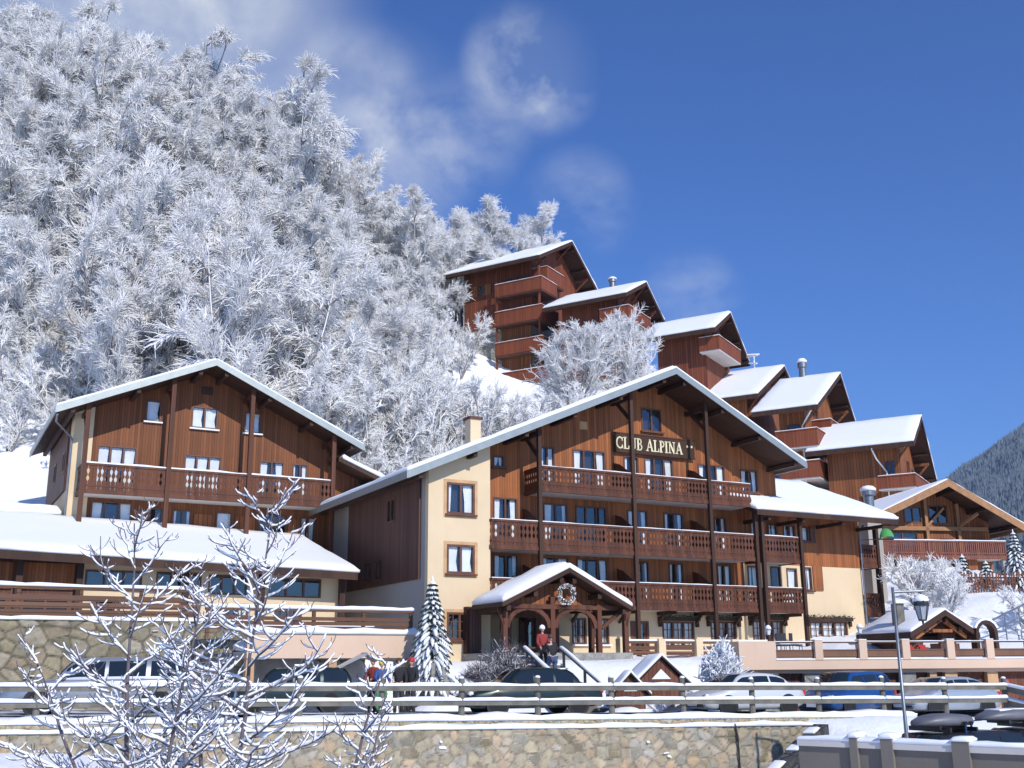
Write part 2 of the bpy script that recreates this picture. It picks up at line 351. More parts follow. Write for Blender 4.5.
def masonry(m, s0, s1, z0, top, cell, relief, seed, step, name, mat, par, depth=.5):
    """wall face of real projecting stones; m maps (s, depth, z), top(s) is the wall head"""
    g = np.random.default_rng(seed); S = np.arange(s0, s1 + step, step); nz = int((max(top(s0), top(s1)) - z0) / step) + 1; T = np.linspace(0, 1, nz)
    gx = np.arange(s0 - 2 * cell, s1 + 2 * cell, cell * 1.25); gzz = np.arange(z0 - 2 * cell, max(top(s0), top(s1)) + 2 * cell, cell * .85)
    P = np.array([(a + g.uniform(-.45, .45) * cell * 1.25 + (j % 2) * cell * .6, b + g.uniform(-.42, .42) * cell * .85) for j, b in enumerate(gzz) for a in gx]); tone = g.random(len(P)); lift = g.uniform(.35, 1, len(P))
    tops = np.array([top(s) for s in S]); ZS = z0 + (tops[:, None] - z0) * T[None]; SS = np.repeat(S[:, None], nz, 1)
    q = np.stack([SS.ravel(), ZS.ravel()], 1); idx = np.zeros(len(q), int); jd = np.zeros(len(q))
    for c in range(0, len(q), 4000):
        qq = q[c:c + 4000]; near = np.where(np.abs(P[:, 0] - qq[:, 0].mean()) < np.ptp(qq[:, 0]) / 2 + 4 * cell)[0]
        d = np.hypot((qq[:, None, 0] - P[None, near, 0]) / 1.2, qq[:, None, 1] - P[None, near, 1]); o = np.argsort(d, 1)[:, :2]; r = np.arange(len(qq))
        idx[c:c + 4000] = near[o[:, 0]]; jd[c:c + 4000] = (d[r, o[:, 1]] - d[r, o[:, 0]]) / cell
    h = np.clip(jd / .35, 0, 1) ** .5 * lift[idx] * relief
    rough_ = np.array([mnoise.noise((a * 5, b * 5, seed)) for a, b in q]) * relief * .4
    V = [m(a, -(hh + rr), b) for (a, b), hh, rr in zip(q, h, rough_)]
    n = len(S); F = [(i * nz + j, (i + 1) * nz + j, (i + 1) * nz + j + 1, i * nz + j + 1) for i in range(n - 1) for j in range(nz - 1)]
    b0 = len(V); V += [m(s0, depth, z0), m(s1, depth, z0), m(s1, depth, top(s1)), m(s0, depth, top(s0))]
    topi = [i * nz + nz - 1 for i in range(n)]; F += [tuple(topi + [b0 + 2, b0 + 3]), tuple(range(0, nz))[::-1] + (b0, b0 + 3), tuple((n - 1) * nz + j for j in range(nz)) + (b0 + 2, b0 + 1), (b0 + 1, b0, b0 + 3, b0 + 2)]
    me = bpy.data.meshes.new(name); me.from_pydata(V, [], F); me.update()
    for an, arr in (('tone', tone[idx]), ('joint', 1 - np.clip(jd / .16, 0, 1))):
        at = me.attributes.new(an, 'FLOAT', 'POINT'); at.data.foreach_set('value', np.r_[arr, np.zeros(4)].astype(np.float32))
    me.materials.append(mat); o = bpy.data.objects.new(name, me); col.objects.link(o); o.parent = par
    # snow caught on ledges
    sn = MB()
    for k in range(int((s1 - s0) * .9)):
        s = g.uniform(s0, s1); z = z0 + (top(s) - z0) * g.uniform(.25, .97); w = g.uniform(.05, .2)
        sn.snow(m(s, -relief * 1.5, z), m(s + w, -relief * 1.5, z + g.uniform(-.03, .03)), m(s + w, .02, z + .02), m(s, .02, z + .02), t=g.uniform(.02, .05), cell=.05, amp=1.1, over=.01, seed=s)
    sn.build('ledge_snow', M['snow'], o, smooth=True)
    return o

def window(par, m, s0, s1, z0, z1, n=2, curtains='both', fr=.07, mat='frame', sill=True, bars=0, name='window', surround=None):
    f = MB()
    f.mbox(m, s0, s1, -.03, .07, z1 - fr, z1).mbox(m, s0, s1, -.03, .07, z0, z0 + fr)
    f.mbox(m, s0, s0 + fr, -.03, .07, z0 + fr, z1 - fr).mbox(m, s1 - fr, s1, -.03, .07, z0 + fr, z1 - fr)
    W = (s1 - s0)
    for i in range(1, n):
        c = s0 + W * i / n; f.mbox(m, c - fr * .6, c + fr * .6, -.02, .06, z0 + fr, z1 - fr)
    for k in range(bars):
        z = z0 + (z1 - z0) * (k + 1) / (bars + 1)
        f.mbox(m, s0 + fr, s1 - fr, .0, .035, z - .018, z + .018)
    if bars:
        for i in range(n):
            c = s0 + W * (i + .5) / n; f.mbox(m, c - .018, c + .018, -.002, .038, z0 + fr, z1 - fr)
    wo = f.build(name, M[mat], par)
    if sill: MB().mbox(m, s0 - .08, s1 + .08, -.14, .0, z0 - .07, z0 - .003).build('sill', M['snow'] if sill == 'snow' else M[mat], wo)
    MB().add([m(s0 + fr - .01, .04, z0 + fr - .01), m(s1 - fr + .01, .04, z0 + fr - .01), m(s1 - fr + .01, .04, z1 - fr + .01), m(s0 + fr - .01, .04, z1 - fr + .01)], [(0, 1, 2, 3)]).build('pane', M['glass'], wo, recalc=False)
    MB().mbox(m, s0 + .01, s1 - .01, .24, .26, z0 + .01, z1 - .01).build('room_backing', M['room'], wo)
    rnd = random.Random(int(s0 * 131 + z0 * 377))
    if curtains == 'both' and rnd.random() < .12: curtains = None
    if curtains == 'both' and rnd.random() < .12: curtains = 'full'
    if curtains:
        c = MB()
        for i in range(n):
            a = s0 + W * i / n + fr; b = s0 + W * (i + 1) / n - fr; w = b - a
            def drape(x0, x1, xe, flip):
                K = 6; vs = []; zs = [z1 - fr, z0 + fr + (z1 - z0) * .35, z0 + fr]
                for r, (z, e) in enumerate(zip(zs, (1, .8 if flip else .85, xe))):
                    for k in range(K + 1):
                        t = k / K; x = x0 + (x1 - x0) * t * e
                        vs.append(m(x, .12 + .02 * math.sin(k * 2.6), z))
                fs = [(r * (K + 1) + k, r * (K + 1) + k + 1, (r + 1) * (K + 1) + k + 1, (r + 1) * (K + 1) + k) for r in range(2) for k in range(K)]
                c.add(vs, fs)
            t = rnd.random()
            if curtains == 'both' and n <= 2:
                if n == 1 or i == 0: drape(a, a + w * (.32 + .6 * t), .35 + .5 * rnd.random(), 0)
                if n == 1 or i == 1: drape(b, b - w * (.32 + .6 * rnd.random()), .35 + .5 * rnd.random(), 1)
            elif curtains == 'both':
                if i == 0: drape(a, a + w * (.7 + .25 * t), .8, 0)
                elif i == n - 1: drape(b, b - w * (.75 + .25 * t), .8, 1)
            elif curtains == 'full': drape(a, b, 1, 0)
        if c.v: c.build('curtain', M['curtain'], wo, smooth=True, recalc=False)
    if surround:
        q = MB(); w = .13
        q.mbox(m, s0 - w, s1 + w, -.025, .0, z1 + .002, z1 + w).mbox(m, s0 - w, s1 + w, -.025, 0, z0 - w, z0 - .075)
        q.mbox(m, s0 - w, s0 - .002, -.025, 0, z0 - .074, z1).mbox(m, s1 + .002, s1 + w, -.025, 0, z0 - .074, z1)
        q.build('surround', M[surround], wo)
    return wo

def wall(mb, m, s0, s1, z0, top, openings=(), th=.3, brk=()):
    """wall with real openings; top(s) gives the roof line; openings (s0,s1,z0,z1)"""
    bs_ = sorted({s0, s1, *[b for b in brk if s0 < b < s1], *[min(max(x, s0), s1) for o in openings for x in o[:2]]})
    for a, b in zip(bs_, bs_[1:]):
        if b - a < 1e-4: continue
        mid = (a + b) / 2; z = z0
        for o in sorted([o for o in openings if o[0] < mid < o[1]], key=lambda o: o[2]):
            if o[2] > z + 1e-3: mb.mbox(m, a, b, 0, th, z, o[2])
            z = o[3]
        ta, tb = top(a + 1e-6), top(b - 1e-6)
        if min(ta, tb) > z: mb.mbox(m, a, b, 0, th, z, 0, (ta, tb))
    return mb

def carved_rail(par, m, s0, s1, z0, z1, style='carved', mat='rail', name='railing'):
    """balcony front: boards with heart/diamond cut-outs between a top and a bottom rail"""
    b = MB(); h = z1 - z0
    b.mbox(m, s0, s1, -.05, .05, z1 - .09, z1); b.mbox(m, s0, s1, -.035, .035, z0 + .30, z0 + .38)
    b.mbox(m, s0, s1, -.06, .06, z0 - .02, z0 + .16)
    zb, zt = z0 + .1, z1 - .05
    if style == 'carved':
        n = max(1, round((s1 - s0) / .2)); w = (s1 - s0) / n
        for i in range(n):
            c = s0 + w * (i + .5); e = w * .47
            prof = [(e, 0), (e, .36), (e * .42, .43), (e * .36, .50), (e * .9, .57), (e * .95, .62), (e * .5, .70), (e * .38, .78), (e, .86), (e, 1)]
            poly = [(c + x, zb + (zt - zb) * t) for x, t in prof] + [(c - x, zb + (zt - zb) * t) for x, t in prof[::-1]]
            b.prism(m, poly, -.015, .012)
    elif style == 'open':
        n = max(1, round((s1 - s0) / .14)); w = (s1 - s0) / n
        for i in range(n):
            c = s0 + w * (i + .5); b.mbox(m, c - w * .32, c + w * .32, -.015, .012, zb, zt)
    else:
        b.mbox(m, s0, s1, -.015, .012, zb, zt)
    return b.build(name, M[mat], par)

def gable_roof(par, ul, zl, ua, za, ur, zr, v0, v1, th=.2, snow_t=.22, fas='metal', fh=.26, seed=0, soffit='soffit', back=True):
    """two slopes, ridge along y, underside boards, purlins, bargeboard, snow"""
    g = MB()
    for (a, za_), (b, zb_) in (((ul, zl), (ua, za)), ((ua, za), (ur, zr))):
        g.hexa([(a, v0, za_ - th), (b, v0, zb_ - th), (b, v1, zb_ - th), (a, v1, za_ - th), (a, v0, za_), (b, v0, zb_), (b, v1, zb_), (a, v1, za_)])
    r = g.build('roof', M[soffit], par)
    p = MB()
    for side, (a, z_a) in enumerate(((ul, zl), (ur, zr))):
        Ln = abs(ua - a); n = max(2, int(Ln / 2.4))
        for i in range(0, n + 1):
            t = (i + .25) / (n + .5); u = a + (ua - a) * t; z = z_a + (za - z_a) * t - th
            p.box(u - .09, u + .09, v0 + .1, v1 - .1, z - .26 - .0, z - .02 - abs((za - z_a) / Ln) * .1)
    p.build('purlin', M['beam'], r)
    f = MB()
    for a, z_a in ((ul, zl), (ur, zr)):
        sg = 1 if a < ua else -1
        f.hexa([(a, v0 - .05, z_a - fh), (ua, v0 - .05, za - fh), (ua, v0 - .003, za - fh), (a, v0 - .003, z_a - fh), (a, v0 - .05, z_a + .06), (ua, v0 - .05, za + .06), (ua, v0 - .003, za + .06), (a, v0 - .003, z_a + .06)])
        x0, x1 = (a - .06, a - .003) if sg > 0 else (a + .003, a + .06)
        f.box(x0, x1, v0 - .05, v1, z_a - fh, z_a + .04)
    f.build('bargeboard', M[fas], r)
    s = MB()
    for a, z_a in ((ul, zl), (ur, zr)):
        q = [(a, v0, z_a + .01), (ua, v0, za + .01), (ua, v1, za + .01), (a, v1, z_a + .01)]
        s.snow(*q, t=snow_t, cell=.8, amp=.22, over=.06, seed=seed + (a > ua) * 3)
    s.build('snow', M['snow'], r, smooth=True)
    return r
SKY_AIR, SKY_SAT, SKY_VAL, SKY_STR, SUN_E, EXPO = 1.0, 1.1, 1.0, .10, 4.0, 0.02
CLOUD_C = (7.5, 8.0, 8.8)
def _d(x, y):
    import math
    p = math.atan(284 / 1100.); a, b = (x - 512) / 1100., (384 - y) / 1100.
    return (a, math.cos(p) - b * math.sin(p), math.sin(p) + b * math.cos(p))
SKY_MUL = (.60, .96, 1.56)
CLOUDS = [(_d(90, -30), 11, .5), (_d(355, 95), 4.2, .45), (_d(400, 165), 4.5, .5), (_d(470, 135), 3.6, .4), (_d(520, 62), 3.2, .75), (_d(555, 88), 2.6, .7), (_d(690, 303), 3.2, .5), (_d(580, 205), 3.4, .4)]
VEIL = [(_d(40, -30), 15, .45), (_d(210, 0), 9, .3), (_d(375, 130), 6, .14), (_d(528, 74), 4, .12)]
HAZE = 0.00012
# ------------------------------------------------------------------ frames
ANG = R(28.2)
def frame(o, a):
    c, s = math.cos(a), math.sin(a)
    return lambda u, v, z: (o[0] + u * c - v * s, o[1] + u * s + v * c, o[2] + z)
MO = (-3.575, 47.0, .55); MW = frame(MO, ANG)
LO = (-20.0, 50.0, 6.82); LW = frame(LO, ANG)
BO = (-3.94, 43.0, 2.15); BW = frame(BO, ANG)
TA = R(8); TO = (8.34, 42.0, -.136); TW = frame(TO, TA)
FA = math.atan2(7, 25.6); FO = (-11.1, 26.5, 0); FW = frame(FO, FA)

# ------------------------------------------------------------------ hotel (main chalet)
hotel = thing('chalet_hotel', 'large timber hotel with carved balconies, yellow plaster corner and lettered board under its gable', 'hotel', MO, ANG)
def mz(u): return (7.2 + (u + 1.95) * .438) if u < 11.75 else (13.2 - (u - 11.75) * .5065)
FL = fmap(0)
o3 = [(3.05, 3.62, 8.15, 8.68), (5.45, 6.25, 7.2, 9.3), (7.22, 9.02, 7.2, 9.33), (10.05, 10.9, 7.2, 9.25), (11.25, 12.95, 7.2, 9.28), (14.46, 16.14, 7.2, 9.2), (17.1, 18.24, 7.95, 9.12), (11.17, 12.38, 10.55, 11.72), (7.65, 8.06, 10.3, 10.68)]
o2 = [(3.05, 4.28, 4.7, 6.8), (5.6, 6.9, 4.7, 6.7), (7.3, 9.0, 4.7, 6.68), (10.15, 11.33, 4.7, 6.66), (12.25, 13.42, 4.7, 6.64), (15.28, 16.05, 4.7, 6.6), (17.55, 18.1, 4.7, 6.5), (18.68, 19.31, 4.7, 6.45)]
o1 = [(3.05, 4.3, 2.2, 4.3), (5.5, 6.9, 2.2, 4.28), (7.3, 9.0, 2.2, 4.28), (10.5, 11.3, 2.2, 4.28), (12.42, 13.3, 2.2, 4.25), (15.31, 16.2, 2.2, 4.28)]
w = MB(); wall(w, FL, 2.2, 19.4, 1.96, lambda u: mz(u) - .2, o3 + [o for o in o2] + [o for o in o1 if o[0] < 16.5] + [(17.0, 19.4, 1.96, 4.4)], brk=(11.75,))
w.build('timber_wall', M['wood'], hotel)
og = [(4.3, 6.1, 0, 1.62), (7.0, 7.75, .45, 1.6), (8.1, 8.95, .45, 1.6), (10.13, 11.14, 0.0, 1.5), (11.92, 13.76, .36, 1.51), (14.74, 16.29, .5, 1.55), (17.32, 19.24, .52, 1.62), (21.01, 23.58, .55, 1.62)]
oy = [(17.21, 17.9, 2.2, 4.28), (18.67, 19.33, 2.2, 4.3), (19.72, 20.42, 2.2, 4.25), (20.92, 21.4, 3.15, 4.34)]
w = MB(); wall(w, fmap(.0), 2.2, 17.0, -2.2, lambda u: 1.955, og)
wall(w, fmap(0), 17.0, 24.9, -2.2, lambda u: 4.395, og + oy)
# yellow corner block
oc = [(.15, 1.46, 5.72, 7.05), (.17, 1.46, 3.25, 4.45), (.19, 1.36, .57, 1.68)]
wall(w, fmap(-1.4), -.68, 2.2, -2.2, lambda u: mz(u) - .2, oc)
wall(w, rmap(2.2), -1.1, 0, -2.2, lambda s: mz(2.2) - .22, th=.25)
w.build('plaster_wall', M['yellow'], hotel)
w = MB(); wall(w, lmap(-.68), -1.1, 11, -2.2, lambda s: 7.45, [(2.0, 2.9, 5.75, 6.8), (3.4, 4.3, 3.3, 4.25), (4.7, 5.6, 3.3, 4.25)])
w.build('side_wall', M['grey_plaster'], hotel)
w = MB(); wall(w, lmap(-.78), -.67, 8.0, 3.05, lambda s: 7.4, [(2.0, 2.9, 5.75, 6.8), (3.4, 4.3, 3.3, 4.25), (4.7, 5.6, 3.3, 4.25)], th=.09)
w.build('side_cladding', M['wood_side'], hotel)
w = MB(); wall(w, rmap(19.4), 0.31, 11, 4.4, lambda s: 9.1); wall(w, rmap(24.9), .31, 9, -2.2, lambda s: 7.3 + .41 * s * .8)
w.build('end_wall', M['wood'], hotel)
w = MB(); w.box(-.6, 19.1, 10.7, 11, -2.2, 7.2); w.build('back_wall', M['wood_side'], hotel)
# wing front, upper wood
w = MB(); wall(w, FL, 19.4, 24.9, 4.4, lambda u: 7.3, [(19.69, 20.5, 4.7, 6.45), (20.9, 21.42, 5.65, 6.42)]); w.build('wing_cladding', M['wood'], hotel)
for (a, b, c, d) in o3 + o2 + o1 + oy[:3] + [(19.69, 20.5, 4.7, 6.45)]:
    n = 3 if b - a > 1.45 else (2 if b - a > .75 else 1)
    if (a, c) == (7.65, 10.3):
        q = MB(); q.mbox(FL, a, b, -.02, .1, c, d); q.build('vent', M['frame_l'], hotel); continue
    window(hotel, FL, a, b, c, d, n, 'both', sill=(d - c < 1.5))
window(hotel, FL, 20.92, 21.4, 3.15, 4.34, 1); window(hotel, FL, 20.9, 21.42, 5.65, 6.42, 1)
MB().mbox(FL, 21.46, 22.1, -.07, -.01, 3.17, 4.42).build('shutter', M['wood'], hotel)
MB().mbox(FL, 21.46, 21.8, -.07, -.01, 5.6, 6.45).build('shutter', M['wood_side'], hotel)
for a, b, c, d in oc: window(hotel, fmap(-1.4), a, b, c, d, 2, 'both', fr=.09, sill=True, surround='frame_l', bars=2 if c < 1 else 0)
for a, b, c, d in [(2.0, 2.9, 5.75, 6.8), (3.4, 4.3, 3.3, 4.25), (4.7, 5.6, 3.3, 4.25)]: window(hotel, lmap(-.78), a, b, c, d, 2, None, sill=False)
for a, b, c, d in og[1:3] + og[4:]:
    wo = window(hotel, FL, a, b, c, d, 3 if b - a > 1.2 else 2, 'full', fr=.08, sill='snow', bars=2)
    if b - a > 1.2:
        l = MB(); l.mbox(FL, a - .25, b + .25, -.22, .0, d + .03, d + .2); l.mbox(FL, a - .22, a - .08, -.14, 0, d - .25, d + .02); l.mbox(FL, b + .08, b + .22, -.14, 0, d - .25, d + .02)
        l.build('lintel', M['beam'], wo)
        g = MB(); rn = random.Random(int(a * 10))
        for i in range(int((b - a) * 110)):
            x = rn.uniform(a - .25, b + .25); z = d + .2 + rn.gauss(0, .05); y = -.2 + rn.gauss(0, .05); r = rn.uniform(.02, .06)
            g.add([(x - r, y, z), (x + r, y - r, z + r), (x, y + r, z - r)], [(0, 1, 2)])
        g.build('garland', M['needle'], wo, recalc=False)
# ground floor door and glazed entrance
def door(a, b, z0, z1, m=FL, mat='frame'):
    d = MB(); d.mbox(m, a, a + .12, -.04, .1, z0, z1).mbox(m, b - .12, b, -.04, .1, z0, z1).mbox(m, a + .12, b - .12, -.04, .1, z1 - .12, z1)
    c = (a + b) / 2; hw = (b - a) / 2 - .12
    d.mbox(m, a + .12, c - hw * .55, .0, .05, z0, z1 - .12).mbox(m, c + hw * .55, b - .12, 0, .05, z0, z1 - .12).mbox(m, c - hw * .55, c + hw * .55, 0, .05, z0, z0 + .35)
    o = d.build('door', M[mat], hotel)
    MB().mbox(m, c - hw * .55, c + hw * .55, .02, .03, z0 + .35, z1 - .12).build('pane', M['glass'], o)
    MB().mbox(m, a + .12, b - .12, .2, .22, z0, z1 - .1).build('room_backing', M['room'], o)
    MB().mbox(m, b - .3, b - .22, -.06, 0, z0 + .9, z0 + .94).build('handle', M['iron'], o)
door(10.13, 11.14, 0, 1.5); door(4.3, 5.2, 0, 1.62); door(5.2, 6.1, 0, 1.62)
# balconies
for lv, (zb, zt, sp) in enumerate([(1.93, 3.12, [(2.2, 4.44), (4.66, 9.4), (9.6, 13.76), (13.96, 16.42), (17.1, 19.26)]), (4.35, 5.6, [(2.2, 4.44), (4.66, 9.4), (9.6, 13.76), (13.96, 16.42), (17.1, 19.26)]), (6.95, 8.08, [(4.66, 9.4), (9.6, 13.76), (13.96, 16.42)])]):
    for i, grp in enumerate([[s for s in sp if s[1] < 17], [s for s in sp if s[0] > 17]]):
        if not grp: continue
        u0, u1 = grp[0][0], grp[-1][1]
        b = MB().box(u0, u1, -1.5, -.003, zb + .02, zb + .16).build('balcony', M['slab'], hotel)
        for s0, s1 in grp:
            carved_rail(b, fmap(-1.53), s0, s1, zb, zt)
            sn = MB(); sn.snow((s0, -1.56, zt + .002), (s1, -1.56, zt + .002), (s1, -1.48, zt + .002), (s0, -1.48, zt + .002), t=.035, cell=.4, amp=.7, over=.01, seed=s0); sn.build('snow', M['snow'], b, smooth=True)
        carved_rail(b, lmap(u0), -1.45, -.05, zb, zt)
        if i == 1: carved_rail(b, rmap(u1), -1.45, -.05, zb, zt)
        for s0, s1 in grp[1:]:      # side screens between neighbours
            q = MB(); q.prism(lmap(s0 - .1), [(-1.4, zb + .15), (-.02, zb + .15), (-.02, zt + .75), (-.5, zt + .6), (-1.4, zt + .05)], -.02, .02); q.build('screen', M['rail'], b)
for u, z1 in ((4.55, mz(4.55)), (9.5, mz(9.5)), (13.86, mz(13.86)), (16.56, 7.0), (16.95, 7.0), (19.38, 6.85)):
    p = MB().box(u - .085, u + .085, -1.65, -1.47, -1.0, z1 - .2); 
    if z1 > 8:
        p.box(u - .09, u + .09, -1.44, -.0, z1 - .62, z1 - .4)
        p.beam((u, -1.4, z1 - 1.5), (u, -.35, z1 - .5), .12, .14)
    p.build('post', M['beam'], hotel)
for u in (2.5, 4.55, 7, 9.5, 11.7, 13.86, 16.2, 17.2, 19.2):    # brackets below first balcony
    q = MB(); q.box(u - .07, u + .07, -1.4, 0, 1.78, 1.94); q.beam((u, -.05, 1.42), (u, -.5, 1.8), .10, .10); q.build('bracket', M['beam'], hotel)
gable_roof(hotel, -1.95, 7.2, 11.75, 13.2, 19.5, 9.27, -2.2, 11.4, seed=1)
# lower wing roof on the right
r = MB(); r.hexa([(16.35, -2, 6.55), (25.7, -2, 6.55), (25.7, 5, 9.4), (16.35, 5, 9.4), (16.35, -2, 6.75), (25.7, -2, 6.75), (25.7, 5, 9.6), (16.35, 5, 9.6)])
wr = r.build('wing_roof', M['soffit'], hotel)
r = MB(); r.box(16.3, 25.75, -2.06, -2.003, 6.52, 6.78); r.hexa([(25.703, -2.06, 6.52), (25.76, -2.06, 6.52), (25.76, 5, 9.37), (25.703, 5, 9.37), (25.703, -2.06, 6.8), (25.76, -2.06, 6.8), (25.76, 5, 9.62), (25.703, 5, 9.62)]); r.build('bargeboard', M['beam'], wr)
s = MB(); s.snow((16.35, -2, 6.76), (25.75, -2, 6.76), (25.75, 5, 9.61), (16.35, 5, 9.61), t=.3, cell=.7, amp=.25, over=.08, seed=4); s.build('snow', M['snow'], wr, smooth=True)
r = MB()
for u in (17.2, 19.38, 22, 24.8): r.box(u - .08, u + .08, -1.9, -.02, 6.33, 6.5)
r.build('rafter', M['beam'], wr)
# rain pipe and right hand gallery
MB().tube([(24.8, -.5, 6.6), (24.88, -.12, 6.3), (24.88, -.12, -.3)], .05).build('drainpipe', M['galv'], hotel)
for zb, zt in ((1.93, 3.12), (4.45, 5.66)):
    b = MB().box(24.95, 26.1, -.1, 2.0, zb + .02, zb + .16).build('balcony', M['slab'], hotel)
    carved_rail(b, fmap(-.1), 24.95, 26.05, zb, zt); carved_rail(b, rmap(26.1), 0, 2, zb, zt)
MB().box(25.98, 26.16, -.22, -.16 + .2, -.3, 6.7).build('post', M['beam'], hotel)
gw = MB(); wall(gw, fmap(2.0), 24.92, 26.1, -2, lambda u: 6.4, [(25.2, 25.9, 3.3, 4.3)], th=.2); gw.build('gallery_wall', M['yellow'], hotel); window(hotel, fmap(2.0), 25.2, 25.9, 3.3, 4.3, 1, 'full')
# chimney by the left eave
c = MB().box(3.5, 4.05, 3.2, 3.8, 8.9, 11.05); ch = c.build('chimney', M['yellow'], hotel)
MB().box(3.42, 4.13, 3.12, 3.88, 11.05, 11.17).build('cap', M['wood_side'], ch)
# ---- lettered board
sb = MB().mbox(fmap(-.16), 9.47, 14.16, -.03, .03, 9.4, 10.25).mbox(fmap(-.16), 9.43, 14.2, -.05, .02, 10.25, 10.31).mbox(fmap(-.16), 9.43, 14.2, -.05, .02, 9.34, 9.4).build('sign_board', M['beam'], hotel)
def arc(cx, cz, rx, rz, a0, a1, n=9): return [(cx + rx * math.cos(R(a0 + (a1 - a0) * i / n)), cz + rz * math.sin(R(a0 + (a1 - a0) * i / n))) for i in range(n + 1)]
K, TN = .15, .075
LET = {
 'C': (.78, [(arc(.43, .5, .36, .46, 48, 312, 16), K * .85), ([(.68, .68), (.70, .97)], TN), ([(.68, .32), (.72, .06)], TN)]),
 'L': (.66, [([(.2, 0), (.2, 1)], K), ([(.05, .03), (.6, .03)], TN), ([(.05, .97), (.36, .97)], TN), ([(.6, 0), (.62, .28)], TN)]),
 'U': (.80, [([(.18, 1), (.18, .32)], K), (arc(.42, .32, .25, .28, 180, 360, 10), TN * 1.3), ([(.66, 1), (.66, .32)], TN), ([(.04, .97), (.33, .97)], TN), ([(.54, .97), (.78, .97)], TN)]),
 'B': (.68, [([(.2, 0), (.2, 1)], K), ([(.05, .03), (.38, .03)], TN), ([(.05, .97), (.36, .97)], TN), (arc(.34, .75, .2, .22, 90, -90, 8), K * .8), (arc(.36, .27, .24, .25, 90, -90, 8), K * .8), ([(.2, .52), (.36, .52)], TN)]),
 'A': (.82, [([(.12, 0), (.42, 1)], TN), ([(.42, 1), (.70, 0)], K), ([(.24, .35), (.6, .35)], TN), ([(.0, .03), (.26, .03)], TN), ([(.56, .03), (.84, .03)], TN)]),
 'P': (.64, [([(.2, 0), (.2, 1)], K), ([(.05, .03), (.37, .03)], TN), ([(.05, .97), (.36, .97)], TN), (arc(.34, .73, .22, .24, 90, -90, 8), K * .8), ([(.2, .49), (.34, .49)], TN)]),
 'I': (.40, [([(.2, 0), (.2, 1)], K), ([(.05, .03), (.35, .03)], TN), ([(.05, .97), (.35, .97)], TN)]),
 'N': (.86, [([(.18, 0), (.18, 1)], TN), ([(.18, 1), (.68, 0)], K), ([(.68, 0), (.68, 1)], TN), ([(.04, .03), (.32, .03)], TN), ([(.54, .97), (.82, .97)], TN), ([(.04, .97), (.2, .97)], TN)]),
 ' ': (.42, []),
}
def letters(text, x, z, h, m, mb, sx=.92):
    for i, chh in enumerate(text):
        hh = h * 1.0; wdt, st = LET[chh]
        for pts, wd in st:
            for (a, b), (c, d) in zip(pts, pts[1:]):
                p = Vector((a * sx, b)); q = Vector((c * sx, d)); t = (q - p)
                if t.length < 1e-5: continue
                t.normalize(); n = Vector((-t.y, t.x)) * wd / 2; e = t * wd * .2
                poly = [p - n - e, q - n + e, q + n + e, p + n - e]
                mb.prism(m, [(x + v.x * hh, z + v.y * hh) for v in poly], -.06 - .002 * (i % 2), -.035)
        x += wdt * sx * hh
    return x
lt = MB(); xe = letters('CLUB ALPINA', 9.53, 9.53, .56, fmap(-.16), lt)
for cx in (13.72, 13.98):
    pts = []
    for k in range(12):
        rr = .085 if k % 2 == 0 else .035; pts.append((cx + rr * math.cos(k * math.pi / 6), 9.95 + rr * math.sin(k * math.pi / 6)))
    lt.prism(fmap(-.16), pts, -.06, -.035)
lt.build('lettering', M['cream'], sb)
print('sign text end', xe)
# ---- porch
pf = MB()
for u in (1.35, 3.5, 5.7, 7.0): pf.box(u - .1, u + .1, -4.35, -4.15, -.6, 1.95 if u < 2 or u > 5 else 2.2)
for u in (1.35, 7.0): pf.box(u - .1, u + .1, -1.7, -1.5, -.3, 1.9)
pf.box(1.2, 7.1, -4.36, -4.14, 1.72, 1.9)
for c in (2.42, 4.6):       # pairs of curved braces make round arches
    for k in range(10):
        a0, a1 = math.pi * k / 10, math.pi * (k + 1) / 10
        P = lambda a, r: (c + r * math.cos(a), .98 + r * .8 * math.sin(a))
        pf.prism(fmap(-4.25), [P(a0, .86), P(a1, .86), P(a1, 1.05), P(a0, 1.05)], -.07, .07)
pf.beam((5.85, -4.25, 1.0), (6.9, -4.25, 1.75), .12, .14)
pf.beam((1.3, -4.3, 1.1), (1.05, -4.3, 1.8), .1, .12); pf.beam((7.0, -4.3, 1.1), (7.2, -4.3, 1.7), .1, .12)
pf.build('porch_frame', M['rail'], hotel)
pg = MB(); pg.prism(fmap(-3.95), [(1.25, 1.9), (6.8, 1.9), (4.0, 3.1)], -.03, .03); pk = MB(); wall(pk, fmap(-1.75), .95, 5.3, 0, lambda u: 1.9, [(1.6, 2.6, 0, 1.6), (3.0, 4.2, .3, 1.5)]); pk.box(.95, 1.05, -1.75, -.01, 0, 1.9); pk.build('porch_shade_screen', M['wood_side'], hotel); pg.build('porch_gable', M['orange'], hotel)  # dark screen added behind the arches to stand for the porch shade
pr = gable_roof(hotel, 1.0, 1.88, 4.0, 3.27, 6.95, 1.8, -4.85, -2.2, th=.14, snow_t=.34, fas='beam', fh=.12, seed=9); pr.name = 'porch_roof'
MB().box(.9, 7.1, -4.6, -.0, -2.3, .02).build('porch_floor', M['greystone'], hotel)
MB().mbox(fmap(0), 2.35, 3.0, -.9, -.85, .3, 1.2).build('notice_board', M['red_p'], hotel) if False else None
